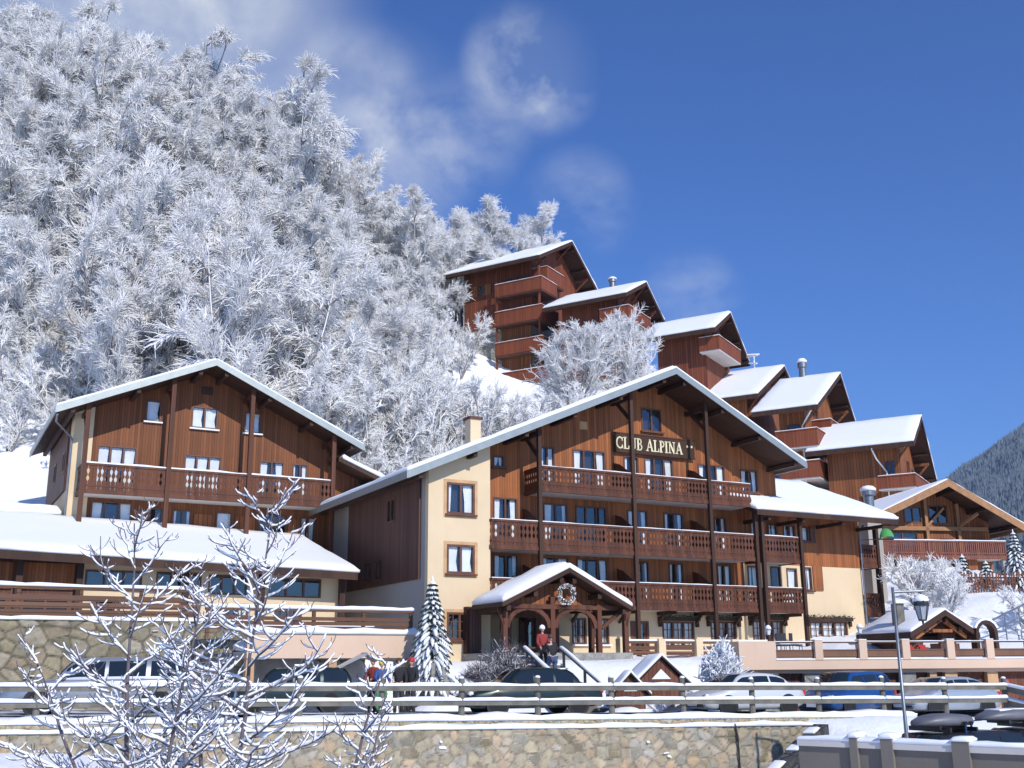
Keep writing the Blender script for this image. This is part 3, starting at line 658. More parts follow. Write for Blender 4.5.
# balustrade between porch and terrace
bl = MB()
for u in (7.6, 9.6, 11.6, 13.6): MB().box(u - .18, u + .18, -3.2, -2.85, -.9, .62).build('balustrade_pier', M['yellow'], hotel)
bl = MB()
for a, b in ((7.8, 9.4), (9.8, 11.4), (11.8, 13.4), (13.8, 15.6)):
    bl.box(a, b, -3.06, -2.98, .42, .52)
    for k in range(3): bl.box(a, b, -3.04, -3.0, -.28 + k * .22, -.12 + k * .22)
b2 = bl.build('balustrade', M['boards'], hotel)
s = MB(); [s.snow((a, -3.1, .525), (b, -3.1, .525), (b, -2.94, .525), (a, -2.94, .525), t=.08, cell=.4, over=.01) for a, b in ((7.8, 9.4), (9.8, 11.4), (11.8, 13.4), (13.8, 15.6))]; s.build('snow', M['snow'], b2, smooth=True)

# wreath on the porch gable
wr_ = MB(); rn = random.Random(3)
for i in range(520):
    a = rn.uniform(0, 2 * math.pi); b = rn.uniform(0, 2 * math.pi); rr = .34 + .1 * math.cos(b) * rn.uniform(.5, 1.1); y = .1 * math.sin(b)
    c = Vector((rr * math.cos(a), y, rr * math.sin(a))); e = rn.uniform(.02, .05); d1 = Vector([rn.gauss(0, 1) for _ in range(3)]).normalized() * e; d2 = Vector([rn.gauss(0, 1) for _ in range(3)]).normalized() * e
    wr_.add([c - d1, c + d1, c + d2], [(0, 1, 2)])
wt = thing('wreath', 'round frosted wreath hanging on the gable of the entrance porch', 'wreath', MW(4.0, -4.6, 2.3), ANG)
wr_.build('sprigs', M['frost'], wt, recalc=False)
MB().tube([(.3 * math.cos(2 * math.pi * k / 24), 0, .3 * math.sin(2 * math.pi * k / 24)) for k in range(25)], .05, 8).build('ring', M['needle'], wt)
MB().tube([(0, 0, .3), (0, .2, .62)], .01, 5).build('cord', M['red_p'], wt)

# entrance steps with hand rails
st = thing('entrance_steps', 'snowy steps with two pale handrails leading up to the hotel porch', 'steps', MW(0, 0, 0), ANG)
q = MB(); nst = 12
for k in range(nst):
    z = .02 - (k + 1) * .165; y = -4.61 - k * .36; q.box(1.5, 3.1, y - .36, y, -2.4, z)
sq = q.build('treads', M['concrete'], st)
s = MB()
for k in range(nst):
    z = .02 - (k + 1) * .165; y = -4.61 - k * .36; s.snow((1.5, y - .34, z + .002), (1.9, y - .34, z + .002), (1.85, y, z + .002), (1.5, y, z + .002), t=.07, cell=.3)
    s.snow((2.8, y - .34, z + .002), (3.1, y - .34, z + .002), (3.1, y, z + .002), (2.75, y, z + .002), t=.07, cell=.3)
s.build('snow', M['snow'], sq, smooth=True)
for u in (1.5, 3.1):
    q = MB(); q.beam((u, -5.6, .15), (u, -9.0, -1.4), .1, .09)
    for k in range(3): y = -5.8 - k * 1.5; q.box(u - .04, u + .04, y - .04, y + .04, -2.4, .15 - (-y - 5.6) * .456)
    h = q.build('handrail', M['fence'], st)
    s = MB(); s.snow((u - .07, -9.0, -1.355), (u + .07, -9.0, -1.355), (u + .07, -5.6, .195), (u - .07, -5.6, .195), t=.09, cell=.4, over=.01); s.build('snow', M['snow'], h, smooth=True)

# ------------------------------------------------------------------ left chalet
lc = thing('timber_chalet', 'brown timber chalet at left with one long carved balcony under a wide low gable', 'chalet', LO, ANG)
def lz(u): return (4.6 + (u + 1.35) * .4348) if u < 5.55 else (7.6 - (u - 5.55) * .4636)
ow = [(2.78, 3.5, 4.75, 5.8), (4.94, 6.22, 4.63, 5.72), (7.54, 8.38, 4.62, 5.7)]
ow += [(.75, 2.52, 1.2, 3.42), (4.74, 6.52, 1.2, 3.3), (8.39, 9.65, 1.2, 3.28), (10.08, 10.88, 1.2, 3.27)]
lowr = [(.68, 2.5, -1.3, .8), (4.35, 5.24, -1.3, .62), (3.3, 3.9, -1.3, .62), (6.4, 7.2, -1.3, .62), (8.5, 9.9, -1.3, .62), (10.6, 11.4, -1.3, .6)]
w = MB(); wall(w, FL, .5, 13.6, -6, lambda u: min(lz(u), 9) - .2 if u < 13.0 else 3.1, ow + lowr, brk=(5.55, 13.0)); w.build('timber_wall', M['wood_l'], lc)
w = MB(); wall(w, FL, -.35, .5, -6, lambda u: lz(u) - .2); wall(w, lmap(-.35), .3, 9.5, -6, lambda s: 4.8, [(1.6, 2.5, 2.3, 3.3), (5.2, 6.1, 2.3, 3.3)]); w.build('plaster_wall', M['yellow'], lc)
w = MB(); wall(w, lmap(-.45), 1.2, 9.2, 1.35, lambda s: 4.7, [(1.6, 2.5, 2.3, 3.3), (5.2, 6.1, 2.3, 3.3)], th=.09); w.build('side_cladding', M['wood_side'], lc)
w = MB(); w.box(0, 13.6, 9.2, 9.5, -4, 4.0); wall(w, rmap(13.6), .31, 9.2, -4, lambda s: 3.0); w.build('back_wall', M['wood_side'], lc)
for a, b, c, d in ow + lowr:
    n = 3 if b - a > 1.5 else (2 if b - a > .8 else 1)
    window(lc, FL, a, b, c, d, n, 'full' if (c > 4 or (a < 1 and c > 0)) else 'both', sill=('snow' if c > 4 else False))
for a, b, c, d in [(1.6, 2.5, 2.3, 3.3), (5.2, 6.1, 2.3, 3.3)]: window(lc, lmap(-.45), a, b, c, d, 2, None, sill=False)
MB().mbox(FL, 5.35, 5.9, -.04, .0, 6.35, 6.75).build('vent', M['beam'], lc)
for a, b in ((2.6, 3.2), (5.35, 6.3), (7.35, 8.3), (9.95, 10.5)): MB().mbox(FL, a, b, -.05, .0, -1.2, .45).build('panel', M['orange'], lc)
b = MB().box(0, 11.75, -1.5, -.003, .94, 1.08).build('balcony', M['slab'], lc)
for s0, s1 in ((.05, 3.62), (3.84, 7.39), (7.61, 11.6)):
    carved_rail(b, fmap(-1.53), s0, s1, .92, 2.26)
    sn = MB(); sn.snow((s0, -1.6, 2.262), (s1, -1.6, 2.262), (s1, -1.46, 2.262), (s0, -1.46, 2.262), t=.07, cell=.4, amp=.6, over=.015, seed=s0); sn.build('snow', M['snow'], b, smooth=True)
carved_rail(b, lmap(0), -1.45, -.05, .92, 2.26); carved_rail(b, rmap(11.75), -1.45, -.05, .92, 2.26)
for u in (.03, 3.73, 7.5, 11.7):
    p = MB(); p.box(u - .1, u + .1, -1.66, -1.44, -2.5, lz(u) - .2); p.box(u - .09, u + .09, -1.44, -.0, lz(u) - .62, lz(u) - .4); p.beam((u, -1.4, lz(u) - 1.4), (u, -.35, lz(u) - .5), .12, .14)
    p.build('post', M['rail'], lc)
gable_roof(lc, -1.35, 4.6, 5.55, 7.6, 13.1, 4.1, -2, 10.0, snow_t=.16, seed=20)
r = MB(); r.hexa([(12.0, -1.5, 3.3), (14.45, -1.5, 2.35), (14.45, 8, 2.35), (12.0, 8, 3.3), (12.0, -1.5, 3.5), (14.45, -1.5, 2.55), (14.45, 8, 2.55), (12.0, 8, 3.5)]); er = r.build('lean_to_roof', M['soffit'], lc)
s = MB(); s.snow((12.2, -1.55, 3.44), (14.45, -1.55, 2.56), (14.45, 8, 2.56), (12.2, 8, 3.44), t=.25, cell=.5, seed=2); s.build('snow', M['snow'], er, smooth=True)
MB().tube([(-1.3, -1.9, 4.3), (-1.25, -1.2, 4.1), (-.42, -.15, 3.6), (-.42, -.15, -3)], .05).build('drainpipe', M['galv'], lc)

# ------------------------------------------------------------------ annex in front of the left chalet
ax = thing('restaurant_annex', 'long low annex with a broad snow roof in front of the left chalet', 'annex', LO, ANG)
def aq(u, v, dz=0):      # roof plane, eave at v=-8.4
    t = (v + 8.4) / 8.3; tilt = -.028 * (u + 3.4)
    return (u, v, -2.42 + 2.32 * t + tilt + dz)
r = MB(); r.hexa([aq(-12, -8.4, -.2), aq(10.6, -8.4, -.2), aq(10.6, -.1, -.2), aq(-12, -.1, -.2), aq(-12, -8.4), aq(10.6, -8.4), aq(10.6, -.1), aq(-12, -.1)]); ar = r.build('roof', M['soffit'], ax)
s = MB(); s.snow(aq(-12, -8.45, .002), aq(10.65, -8.45, .002), aq(10.65, -.1, .002), aq(-12, -.1, .002), t=.24, cell=.8, amp=.22, over=.08, seed=31); s.build('snow', M['snow'], ar, smooth=True)
r = MB(); r.hexa([aq(-12, -8.5, -.3), aq(10.6, -8.5, -.3), aq(10.6, -8.405, -.3), aq(-12, -8.405, -.3), aq(-12, -8.5, .0), aq(10.6, -8.5, .0), aq(10.6, -8.405, .0), aq(-12, -8.405, .0)]); r.build('gutter', M['beam'], ar)
r = MB(); r.snow((-12, -.2, .05), (-.6, -.2, .05), (-.6, 2.5, .3), (-12, 2.5, .6), t=.4, cell=.8, amp=.3, seed=77); r.build('ridge_snow', M['snow'], ar, smooth=True)
oa = [(-.2, 1.95, -3.75, -2.95), (2.5, 4.3, -3.75, -2.95), (4.6, 6.2, -3.8, -3.0), (7.1, 9.4, -3.85, -3.05), (.1, 1.2, -5.0, -4.1), (4.7, 6.3, -5.1, -4.15), (7.4, 8.6, -5.1, -4.2)]
w = MB(); wall(w, fmap(-7.2), -.45, 10.3, -6, lambda u: -2.35 - .03 * u, oa); wall(w, rmap(10.3), -6.9, 0, -6, lambda s: -2.5); w.build('plaster_wall', M['yellow'], ax)
for a, b, c, d in oa: window(ax, fmap(-7.2), a, b, c, d, 3 if b - a > 1.3 else 2, 'both' if d < -4 else None, sill=False, bars=1 if d < -4 else 0)
ob = [(-12, -9.6, -4.9, -3.9), (-9.3, -6.9, -4.9, -3.9), (-6.6, -4.4, -4.9, -3.9), (-4.1, -2.9, -4.9, -3.9), (-2.4, -.7, -4.9, -3.9)]
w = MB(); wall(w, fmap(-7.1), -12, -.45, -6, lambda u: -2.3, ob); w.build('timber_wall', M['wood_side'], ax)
for a, b, c, d in ob: window(ax, fmap(-7.1), a, b, c, d, 2, None, sill=False)
for a, b in ((-12, -9.5), (-9.2, -6.8), (-6.5, -4.2), (-4.0, -2.8), (-2.45, -.6)): MB().mbox(fmap(-7.15), a, b, -.05, .0, -3.75, -2.75).build('panel', M['wood'], ax)
for u in (-9.35, -6.7, -4.15, -2.6, -.45, 3.6, 6.7, 10.2): MB().box(u - .12, u + .12, -7.75, -7.5, -6, -2.75 - .02 * u).build('post', M['beam'], ax)
# terrace rail in front of the annex (boards) with the big stone wall below
def slat_fence(name, label, m, s0, s1, zt, zb, post_w=2.0, slats=3, loc=(0, 0, 0), rz=0, snow_t=.12, mat='fence'):
    t = thing(name, label, 'fence', loc, rz)
    n = max(1, round((s1 - s0) / post_w))
    for i in range(n + 1):
        c = s0 + (s1 - s0) * i / n; MB().mbox(m, c - .06, c + .06, -.05, .07, zb - .3, zt - .02).build('post', M[mat], t)
    b = MB().mbox(m, s0 - .1, s1 + .1, -.08, .1, zt - .09, zt - .01).build('top_rail', M[mat], t)
    P = [m(s0 - .1, -.09, zt - .008), m(s1 + .1, -.09, zt - .008), m(s1 + .1, .11, zt - .008), m(s0 - .1, .11, zt - .008)]
    MB().snow(*P, t=snow_t, cell=.4, amp=.4, over=.02, seed=zt).build('snow', M['snow'], b, smooth=True)
    h = (zt - .25 - zb) / slats
    for k in range(slats):
        z = zb + h * k; MB().mbox(m, s0, s1, -.07, -.052, z, z + h * .8).build('board', M[mat], t)
    return t
slat_fence('terrace_fence', 'snow-topped brown board fence above the big stone wall at far left', fmap(-11.4), -9, 3.3, 2.9 - 6.82, 1.9 - 6.82, 2.2, 3, LO, ANG, .12, 'boards')
slat_fence('terrace_railing', 'snow-topped timber railing behind the peach parapet', fmap(0), -7.7, 0, 0, -.75, 1.9, 3, BO, ANG, .14, 'boards')
sw = thing('stone_retaining_wall', 'tall rubble wall of big tan stones behind the silver car', 'wall', LO, ANG)
sb2 = masonry(fmap(-11.95), -12, 5.0, -8.4, lambda s: -5.1, .5, .09, 3, .055, 'masonry', M['bigrubble'], sw, .65)
MB().snow((-12, -12.05, -5.098), (5.05, -12.05, -5.098), (5.05, -11.3, -5.098), (-12, -11.3, -5.098), t=.13, cell=.4, amp=.5, over=.05, seed=8).build('snow', M['snow'], sb2, smooth=True)
# terrace ground between wall and annex
tg = MB(); tg.box(-12, 10.3, -11.35, -7.1, -6.2, -5.15); tag(tg.build('left_terrace', M['snow_g']), kind='structure')
tgo = bpy.data.objects['left_terrace']; tgo.location = LO; tgo.rotation_euler = (0, 0, ANG)

# peach parapet over the open car port
pp = thing('peach_parapet', 'peach plaster parapet capped with snow above the open car port', 'parapet', BO, ANG)
w = MB(); w.box(-6.3, .15, -.15, .15, -1.75, -.9); p0 = w.build('parapet_wall', M['peach'], pp)
MB().snow((-6.35, -.2, -.898), (.2, -.2, -.898), (.2, .35, -.898), (-6.35, .35, -.898), t=.24, cell=.4, amp=.4, over=.04, seed=5).build('snow', M['snow'], p0, smooth=True)
MB().box(-6.3, .15, .15, 5.2, -1.75, -1.5).build('deck_slab', M['slab'], pp)
MB().box(-6.3, .15, 5.2, 5.4, -4.2, -1.75).build('back_wall', M['greystone'], pp)
for u in (-6.15, -3.1, 0): MB().box(u - .15, u + .15, -.1, .2, -4.2, -1.755).build('pillar', M['frame_l'], pp)
s = MB().snow((-6.3, .4, -1.49), (.1, .4, -1.49), (.1, 5.2, -1.3), (-6.3, 5.2, -1.3), t=.3, cell=.7); s.build('deck_snow', M['snow'], pp, smooth=True)
MB().box(-.1, .6, -2.2, -.2, -4.3, -1.95).build('stone_pier', M['greystone'], pp)

# ------------------------------------------------------------------ right terrace with garages
tr = thing('terrace_wall', 'peach terrace wall with brown board panels and pillars above the garages at right', 'terrace', TO, TA)
w = MB(); w.box(0, 16, 0, .3, 0, .34); w.box(0, 1.43, 0, .3, .34, 1.03); w.box(0, .3, .3, 3.0, 0, 1.03); w.box(.3, 16, .3, .55, -.14, 0)
w.build('parapet_wall', M['peach'], tr)
pil = [2.0 + 1.11, 4.86, 6.58, 8.39, 10.0, 11.75, 13.5, 15.2]
for u in pil:
    q = MB().box(u - .15, u + .15, -.03, .33, .34, 1.06).build('pillar', M['peach'], tr)
    MB().snow((u - .16, -.04, 1.062), (u + .16, -.04, 1.062), (u + .16, .34, 1.062), (u - .16, .34, 1.062), t=.03, cell=.3, over=.0).build('snow', M['snow'], q, smooth=True)
ed = [1.43] + [x for u in pil for x in (u - .15, u + .15)]
for a, b in zip(ed[0::2], ed[1::2]):
    q = MB(); q.box(a + .01, b - .01, .12, .17, .42, .72); q.box(a + .01, b - .01, .1, .18, .95, 1.0)
    pn = q.build('panel', M['boards'], tr)
    MB().snow((a, -.02, .342), (b, -.02, .342), (b, .25, .342), (a, .25, .342), t=.05, cell=.3, over=.01, seed=a).build('ledge_snow', M['snow'], pn, smooth=True)
    MB().snow((a, .08, 1.002), (b, .08, 1.002), (b, .2, 1.002), (a, .2, 1.002), t=.03, cell=.3, over=.0, seed=a).build('snow', M['snow'], pn, smooth=True)
for a, b in ((1.5, 2.6), (3.5, 6.42), (7.04, 7.6), (7.88, 8.22), (8.72, 9.95), (10.38, 12.2), (12.7, 15.5)):
    d = MB(); d.box(a, b, .55, .62, -1.9, -.25); d.box(a, b, .5, .56, -.25, -.14)
    gd = d.build('garage_door', M['door_br'], tr)
    MB().box((a + b) / 2 - .06, (a + b) / 2 + .06, .5, .548, -1.2, -1.16).build('handle', M['iron'], gd)
for a, b in ((2.6, 3.5), (6.42, 7.04), (7.6, 7.88), (8.22, 8.72), (9.95, 10.38), (12.2, 12.7), (0, 1.5)):
    MB().box(a, b, .3 if b - a < 1.2 else .1, .9, -1.95, -.145).build('garage_pillar', M['frame_l'] if b - a < .6 else M['greystone'], tr)
sg = MB(); sg.lathe([(.14, 0), (.14, .02)], (10.78, .47, -.55), 20, 'y'); sg.lathe([(.095, -.005), (.095, .0)], (10.78, .47, -.55), 20, 'y')
ns = thing('no_parking_sign', 'small round red-ringed sign on the garage door at right', 'sign', TW(10.78, .46, -.55), TA)
MB().lathe([(.15, 0), (.15, .02)], n=20, axis='y').build('disc', M['red_p'], ns)
MB().lathe([(.095, -.006), (.095, -.001)], n=20, axis='y').build('face', paint('sign_blue', (.05, .1, .35), 0), ns)
MB().beam((-.07, -.012, .07), (.07, -.012, -.07), .01, .035, (0, 1, 0)).build('bar', M['red_p'], ns)
def wall_lantern(loc, label, s=1.0, group=None):
    t = thing('pillar_lantern', label, 'lantern', loc)
    MB().lathe([(.07 * s, 0), (.05 * s, .04), (.02 * s, .06), (.02 * s, .2 * s), (.05 * s, .24 * s)], n=10).build('stem', M['iron'], t)
    MB().lathe([(.06 * s, .24 * s), (.11 * s, .44 * s)], n=6).build('glass_body', M['white_p'], t)
    c = MB().lathe([(.14 * s, .44 * s), (.06 * s, .54 * s), (.015 * s, .6 * s)], n=6).build('cap', M['iron'], t)
    MB().lathe([(.13 * s, .45 * s), (.11 * s, .55 * s), (.04 * s, .62 * s)], n=10).build('snow', M['snow'], c, smooth=True)
wall_lantern(TW(1.24, .15, 1.035), 'snow-capped lantern on the solid left end of the terrace wall', .95)
wall_lantern(TW(4.86, .15, 1.08), 'snow-capped lantern on the pillar in front of the yellow wall', .95)
wall_lantern(TW(11.4, .25, 1.0), 'snow-capped lantern at the right edge above the terrace wall', .95)
# ------------------------------------------------------------------ terrain
CP = [(-3, 97, 25), (-5, 91, 20.5), (2, 90, 19), (-7, 97, 26), (5, 86, 18), (6, 92, 22.5), (13, 87, 18.5), (18, 84, 14), (22, 80, 10), (27, 77, 8), (27, 68, 5.5), (25, 60, 3.6), (30, 62, 4.0), (20, 56, 1.3), (24, 54, .9), (12, 52, .5), (18, 66, 4), (3, 62, 4.0), (-6, 64, 7.0),
      (-13, 62, 8.0), (-20, 56, 5.2), (-30, 60, 9.0), (-32, 68, 14.2), (-45, 60, 11), (-24, 70, 14.5), (-10, 75, 14), (0, 78, 14.0), (4.5, 75, 15.5), (8.5, 75, 15.5), (14, 76, 11),
      (-50, 118, 59), (-70, 110, 53), (-35, 116, 51.5), (-22, 113, 46.5), (-14, 112, 39.5), (-8, 112, 34.5), (-1, 111, 36), (6, 110, 34.5), (20, 108, 22), (35, 100, 9), (45, 85, 2), (40, 65, 1), (-60, 80, 28), (-40, 90, 34), (-20, 92, 30), (-10, 98, 31), (-80, 95, 45),
      (-8, 52, .6), (0, 46, .35), (8, 46, .4), (8, 52, .5), (16, 48, .4), (26, 48, .4), (-10, 45, .8), (-20, 45, 1.2), (-34, 44, 1.3), (-55, 45, 2), (60, 50, 0), (50, 110, -2), (70, 80, -4), (-60, 160, 80), (-20, 160, 60), (20, 160, 25), (60, 150, -5)]
C0 = np.array(CP, float)
def tps(r): return np.where(r > 1e-9, r * r * np.log(r + 1e-12), 0)
_P = C0[:, :2] / 50.0
_K = tps(np.linalg.norm(_P[:, None] - _P[None], axis=2)) + np.eye(len(_P)) * .004
_A = np.zeros((len(_P) + 3, len(_P) + 3)); _A[:len(_P), :len(_P)] = _K; _A[:len(_P), len(_P):] = np.c_[np.ones(len(_P)), _P]; _A[len(_P):, :len(_P)] = _A[:len(_P), len(_P):].T
_W = np.linalg.solve(_A, np.r_[C0[:, 2], 0, 0, 0])
def back_h(X, Y):
    p = np.stack([np.clip(X, -90, 80), np.clip(Y, 40, 170)], -1) / 50.0
    r = np.linalg.norm(p[..., None, :] - _P, axis=-1)
    h = tps(r) @ _W[:len(_P)] + _W[-3] + _W[-2] * p[..., 0] + _W[-1] * p[..., 1]
    out = np.maximum(np.abs(X - np.clip(X, -90, 80)), np.abs(Y - np.clip(Y, 40, 170)))
    f = np.exp(-out / 90.0)
    return h * f + (-6) * (1 - f)
def sm(t): t = np.clip(t, 0, 1); return t * t * (3 - 2 * t)
def lot_z(a, b): return -1.0 - .0105 * a - .02 * b - .0016 * np.maximum(a, 0) * b
def ff(X, Y):
    dx, dy = X - FO[0], Y - FO[1]; c, s = math.cos(FA), math.sin(FA)
    return dx * c + dy * s, -dx * s + dy * c
def terrain(X, Y):
    X = np.asarray(X, float); Y = np.asarray(Y, float)
    a, b = ff(X, Y)
    lot = lot_z(np.clip(a, -10, 40), np.clip(b, -1, 22)) - .22
    xe = np.array([-200, -40, -9.9, -9.4, -3.2, -3.0, 7.6, 8.3, 30, 200]); ye = np.array([26, 26.2, 42.3, 45.2, 48.5, 38.6, 41.2, 43.3, 46.6, 70])
    wd = np.array([.6, .6, .6, .8, .8, 5.5, 4.5, .8, .8, 20])
    e = np.interp(X, xe, ye); w_ = np.interp(X, xe, wd)
    h = lot + (back_h(X, Y) - lot) * sm((Y - e) / w_)
    lowz = np.interp(a, [-12, 0, 3, 7, 12, 40], [-1.5, -1.75, -2.05, -2.55, -3.1, -3.1]) + np.clip(b + 1, -30, 0) * .035
    # right of the stone wall a snow bank slopes down instead
    k = sm((a - 18.6) / 1.6)
    lo, hi = -.2 * (1 - k) - 5.2 * k, .35 * (1 - k) - .9 * k
    h = lowz + (h - lowz) * sm((b - lo) / (hi - lo))
    # drive on the right going down past the end of the fence
    return h
def axis(lo, hi, fl, fh, st, g=1.16):
    m = list(np.arange(fl, fh + 1e-6, st)); s = st
    while m[-1] < hi: s *= g; m.append(m[-1] + s)
    s = st
    while m[0] > lo: s *= g; m.insert(0, m[0] - s)
    return np.array(m)
GX = axis(-1500, 6000, -26, 34, .5); GY = axis(-60, 6000, 20, 66, .5)
XX, YY = np.meshgrid(GX, GY)
ZZ = terrain(XX, YY)
rough = np.array([[mnoise.noise((x * .35, y * .35, 0)) * .35 + mnoise.noise((x * 1.3, y * 1.3, 3)) * .12 for x in GX] for y in GY])
aa, bb = ff(XX, YY)
ZZ += rough * np.where((bb > -.9) & (bb < 9), .15, np.where(YY > 52, 1.5, .55))
nx, ny = len(GX), len(GY)
me = bpy.data.meshes.new('snowy_ground')
vv = np.stack([XX, YY, ZZ], -1).reshape(-1, 3)
ii = (np.arange(ny - 1)[:, None] * nx + np.arange(nx - 1)[None]).reshape(-1)
me.from_pydata(vv.tolist(), [], np.stack([ii, ii + 1, ii + nx + 1, ii + nx], -1).tolist()); me.polygons.foreach_set('use_smooth', [True] * len(me.polygons)); me.materials.append(M['snow_g'])
go = bpy.data.objects.new('snowy_ground', me); col.objects.link(go); tag(go, kind='structure')
def gz(x, y): return float(terrain(x, y))
# parking lot sheet
q = MB(); na, nb = 46, 26
for j in range(nb + 1):
    for i in range(na + 1):
        a = -12 + i * .95; b = .12 + j * .8; p = FW(a, b, lot_z(a, b) + .05 * mnoise.noise((a * .7, b * .7, 1))); q.v.append(p)
q.f = [(j * (na + 1) + i, j * (na + 1) + i + 1, (j + 1) * (na + 1) + i + 1, (j + 1) * (na + 1) + i) for j in range(nb) for i in range(na)]
tag(q.build('parking_lot', M['lot'], smooth=True), kind='structure')

# ------------------------------------------------------------------ foreground wall and the long fence
rw = thing('roadside_stone_wall', 'long low rubble wall with snow along its top below the timber fence', 'wall', FO, FA)
z0, z1 = float(lot_z(-9, 0)) - .34, float(lot_z(20.3, 0)) - .34
m1 = masonry(fmap(-.93), -9, 20.3, -4.2, lambda s: z0 + (z1 - z0) * (s + 9) / 29.3, .25, .055, 5, .05, 'masonry', M['rubble'], rw, .5)
MB().snow((-9, -1.0, z0 + .002), (20.2, -1.0, z1 + .002), (20.2, -.5, z1 + .002), (-9, -.5, z0 + .002), t=.10, cell=.35, amp=.8, over=.05, seed=1.5).build('snow', M['snow'], m1, smooth=True)
c = MB(); zc0, zc1 = z0 + .22, z1 + .22
c.hexa([(-9, -.48, z0 - .2), (23, -.48, z1 - .23), (23, .22, z1 - .23), (-9, .22, z0 - .2), (-9, -.48, zc0 - .05), (23, -.48, zc1 - .07), (23, .22, zc1 - .07), (-9, .22, zc0 - .05)])
kb = c.build('kerb', M['stone'], rw)
MB().snow((-9, -.5, zc0 - .048), (23, -.5, zc1 - .068), (23, .4, zc1 - .068), (-9, .4, zc0 - .048), t=.14, cell=.35, amp=.75, over=.04, seed=6.5).build('snow', M['snow'], kb, smooth=True)
# hole of a drain pipe and pipe on the wall
MB().tube([(17.2, -.99, z1 + .1), (17.25, -1.02, z1 - .2), (17.3, -1.0, -4)], .025, 6).build('cable', M['iron'], rw)
# return at its right end; shade is put into its dark stone
rt = thing('painted_shade_wall', 'dark stone wall standing in for shade, returning towards the viewer at the right end of the roadside wall', 'wall')
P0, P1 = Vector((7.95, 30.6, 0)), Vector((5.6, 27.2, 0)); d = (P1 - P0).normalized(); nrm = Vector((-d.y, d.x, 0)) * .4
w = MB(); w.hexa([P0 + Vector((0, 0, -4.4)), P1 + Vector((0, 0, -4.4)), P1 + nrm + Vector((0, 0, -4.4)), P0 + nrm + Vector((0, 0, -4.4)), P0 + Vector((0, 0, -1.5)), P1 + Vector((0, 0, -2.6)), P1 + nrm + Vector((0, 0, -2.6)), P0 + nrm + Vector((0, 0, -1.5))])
m2 = w.build('masonry', M['shade_stone'], rt)
sn = MB()
for t0, t1 in ((.1, .2), (.42, .5), (.7, .86)):
    qa, qb = P0.lerp(P1, t0), P0.lerp(P1, t1); za, zb = -1.5 - 1.1 * t0 + .002, -1.5 - 1.1 * t1 + .002
    sn.snow(qa + Vector((0, 0, za)), qb + Vector((0, 0, zb)), qb + nrm * .7 + Vector((0, 0, zb)), qa + nrm * .7 + Vector((0, 0, za)), t=.06, cell=.2, amp=.5)
sn.build('snow', M['snow'], m2, smooth=True)

fn = thing('timber_fence', 'long snow-capped two-rail timber fence between the parked cars and the stone wall', 'fence')
posts_px = [-2, -1.4]
A_ = [-3.4 + k * 2.0 for k in range(-3, 16)]
rn = random.Random(5)
# measured post stations along the line
stn = []
x = .03
while x > -9: stn.insert(0, x); x -= 1.93
x = 1.96
while x < 26.6: stn.append(x); x += 2.035
stn = [s for s in stn if s < 26.7]
def rail_z(a): return lot_z(a, 0) + .67
for i, a in enumerate(stn):
    zb, zt = lot_z(a, 0) - .4, lot_z(a, 0) + .86 + rn.uniform(-.02, .03)
    p = MB(); p.tube([FW(a, .0, zb), FW(a + rn.uniform(-.015, .015), .0, zt)], [.085, .075], 8); o = p.build('post', M['fence'], fn, smooth=False)
    c = MB(); x0, y0, _ = FW(a, 0, 0); c.lathe([(.07, zt), (.075, zt + .02), (.05, zt + .05), (.02, zt + .06)], (x0, y0, 0), 10); c.build('snow', M['snow'], o, smooth=True)
for a, b in zip(stn, stn[1:]):
    for dz in (.0, -.36):
        h = .115
        z0, z1 = rail_z(a) + dz, rail_z(b) + dz
        p = MB(); P = lambda s, d, z: FW(s, d, z)
        p.hexa([P(a, -.14, z0 - h), P(b, -.14, z1 - h), P(b, -.085, z1 - h), P(a, -.085, z0 - h), P(a, -.14, z0), P(b, -.14, z1), P(b, -.085, z1), P(a, -.085, z0)])
        o = p.build('rail', M['fence'], fn)
        s = MB(); s.snow(P(a + .02, -.165, z0 + .001), P(b - .02, -.165, z1 + .001), P(b - .02, -.06, z1 + .001), P(a + .02, -.06, z0 + .001), t=.085, cell=.25, amp=.45, over=.012, seed=a); s.build('snow', M['snow'], o, smooth=True)
# short run turning down beside the drive
e = Vector(FW(stn[-1], 0, rail_z(stn[-1]))); f2 = Vector((16.3, 29.6, -1.35))
for dz in (0, -.4):
    o = MB().beam(e + Vector((0, 0, dz - .08)), f2 + Vector((0, 0, dz - .08)), .06, .17).build('rail', M['fence'], fn)
    dd = (f2 - e).normalized(); pn = Vector((-dd.y, dd.x, 0)).normalized() * .05
    MB().snow(e + pn * -1 + Vector((0, 0, dz + .005)), f2 - pn + Vector((0, 0, dz + .005)), f2 + pn + Vector((0, 0, dz + .005)), e + pn + Vector((0, 0, dz + .005)), t=.085, cell=.25, amp=.4, over=.01).build('snow', M['snow'], o, smooth=True)
for t in (.52, 1.0):
    g = e.lerp(f2, t); MB().tube([g + Vector((0, .1, -1.5)), g + Vector((0, .1, .15))], [.085, .075], 8).build('post', M['fence'], fn)

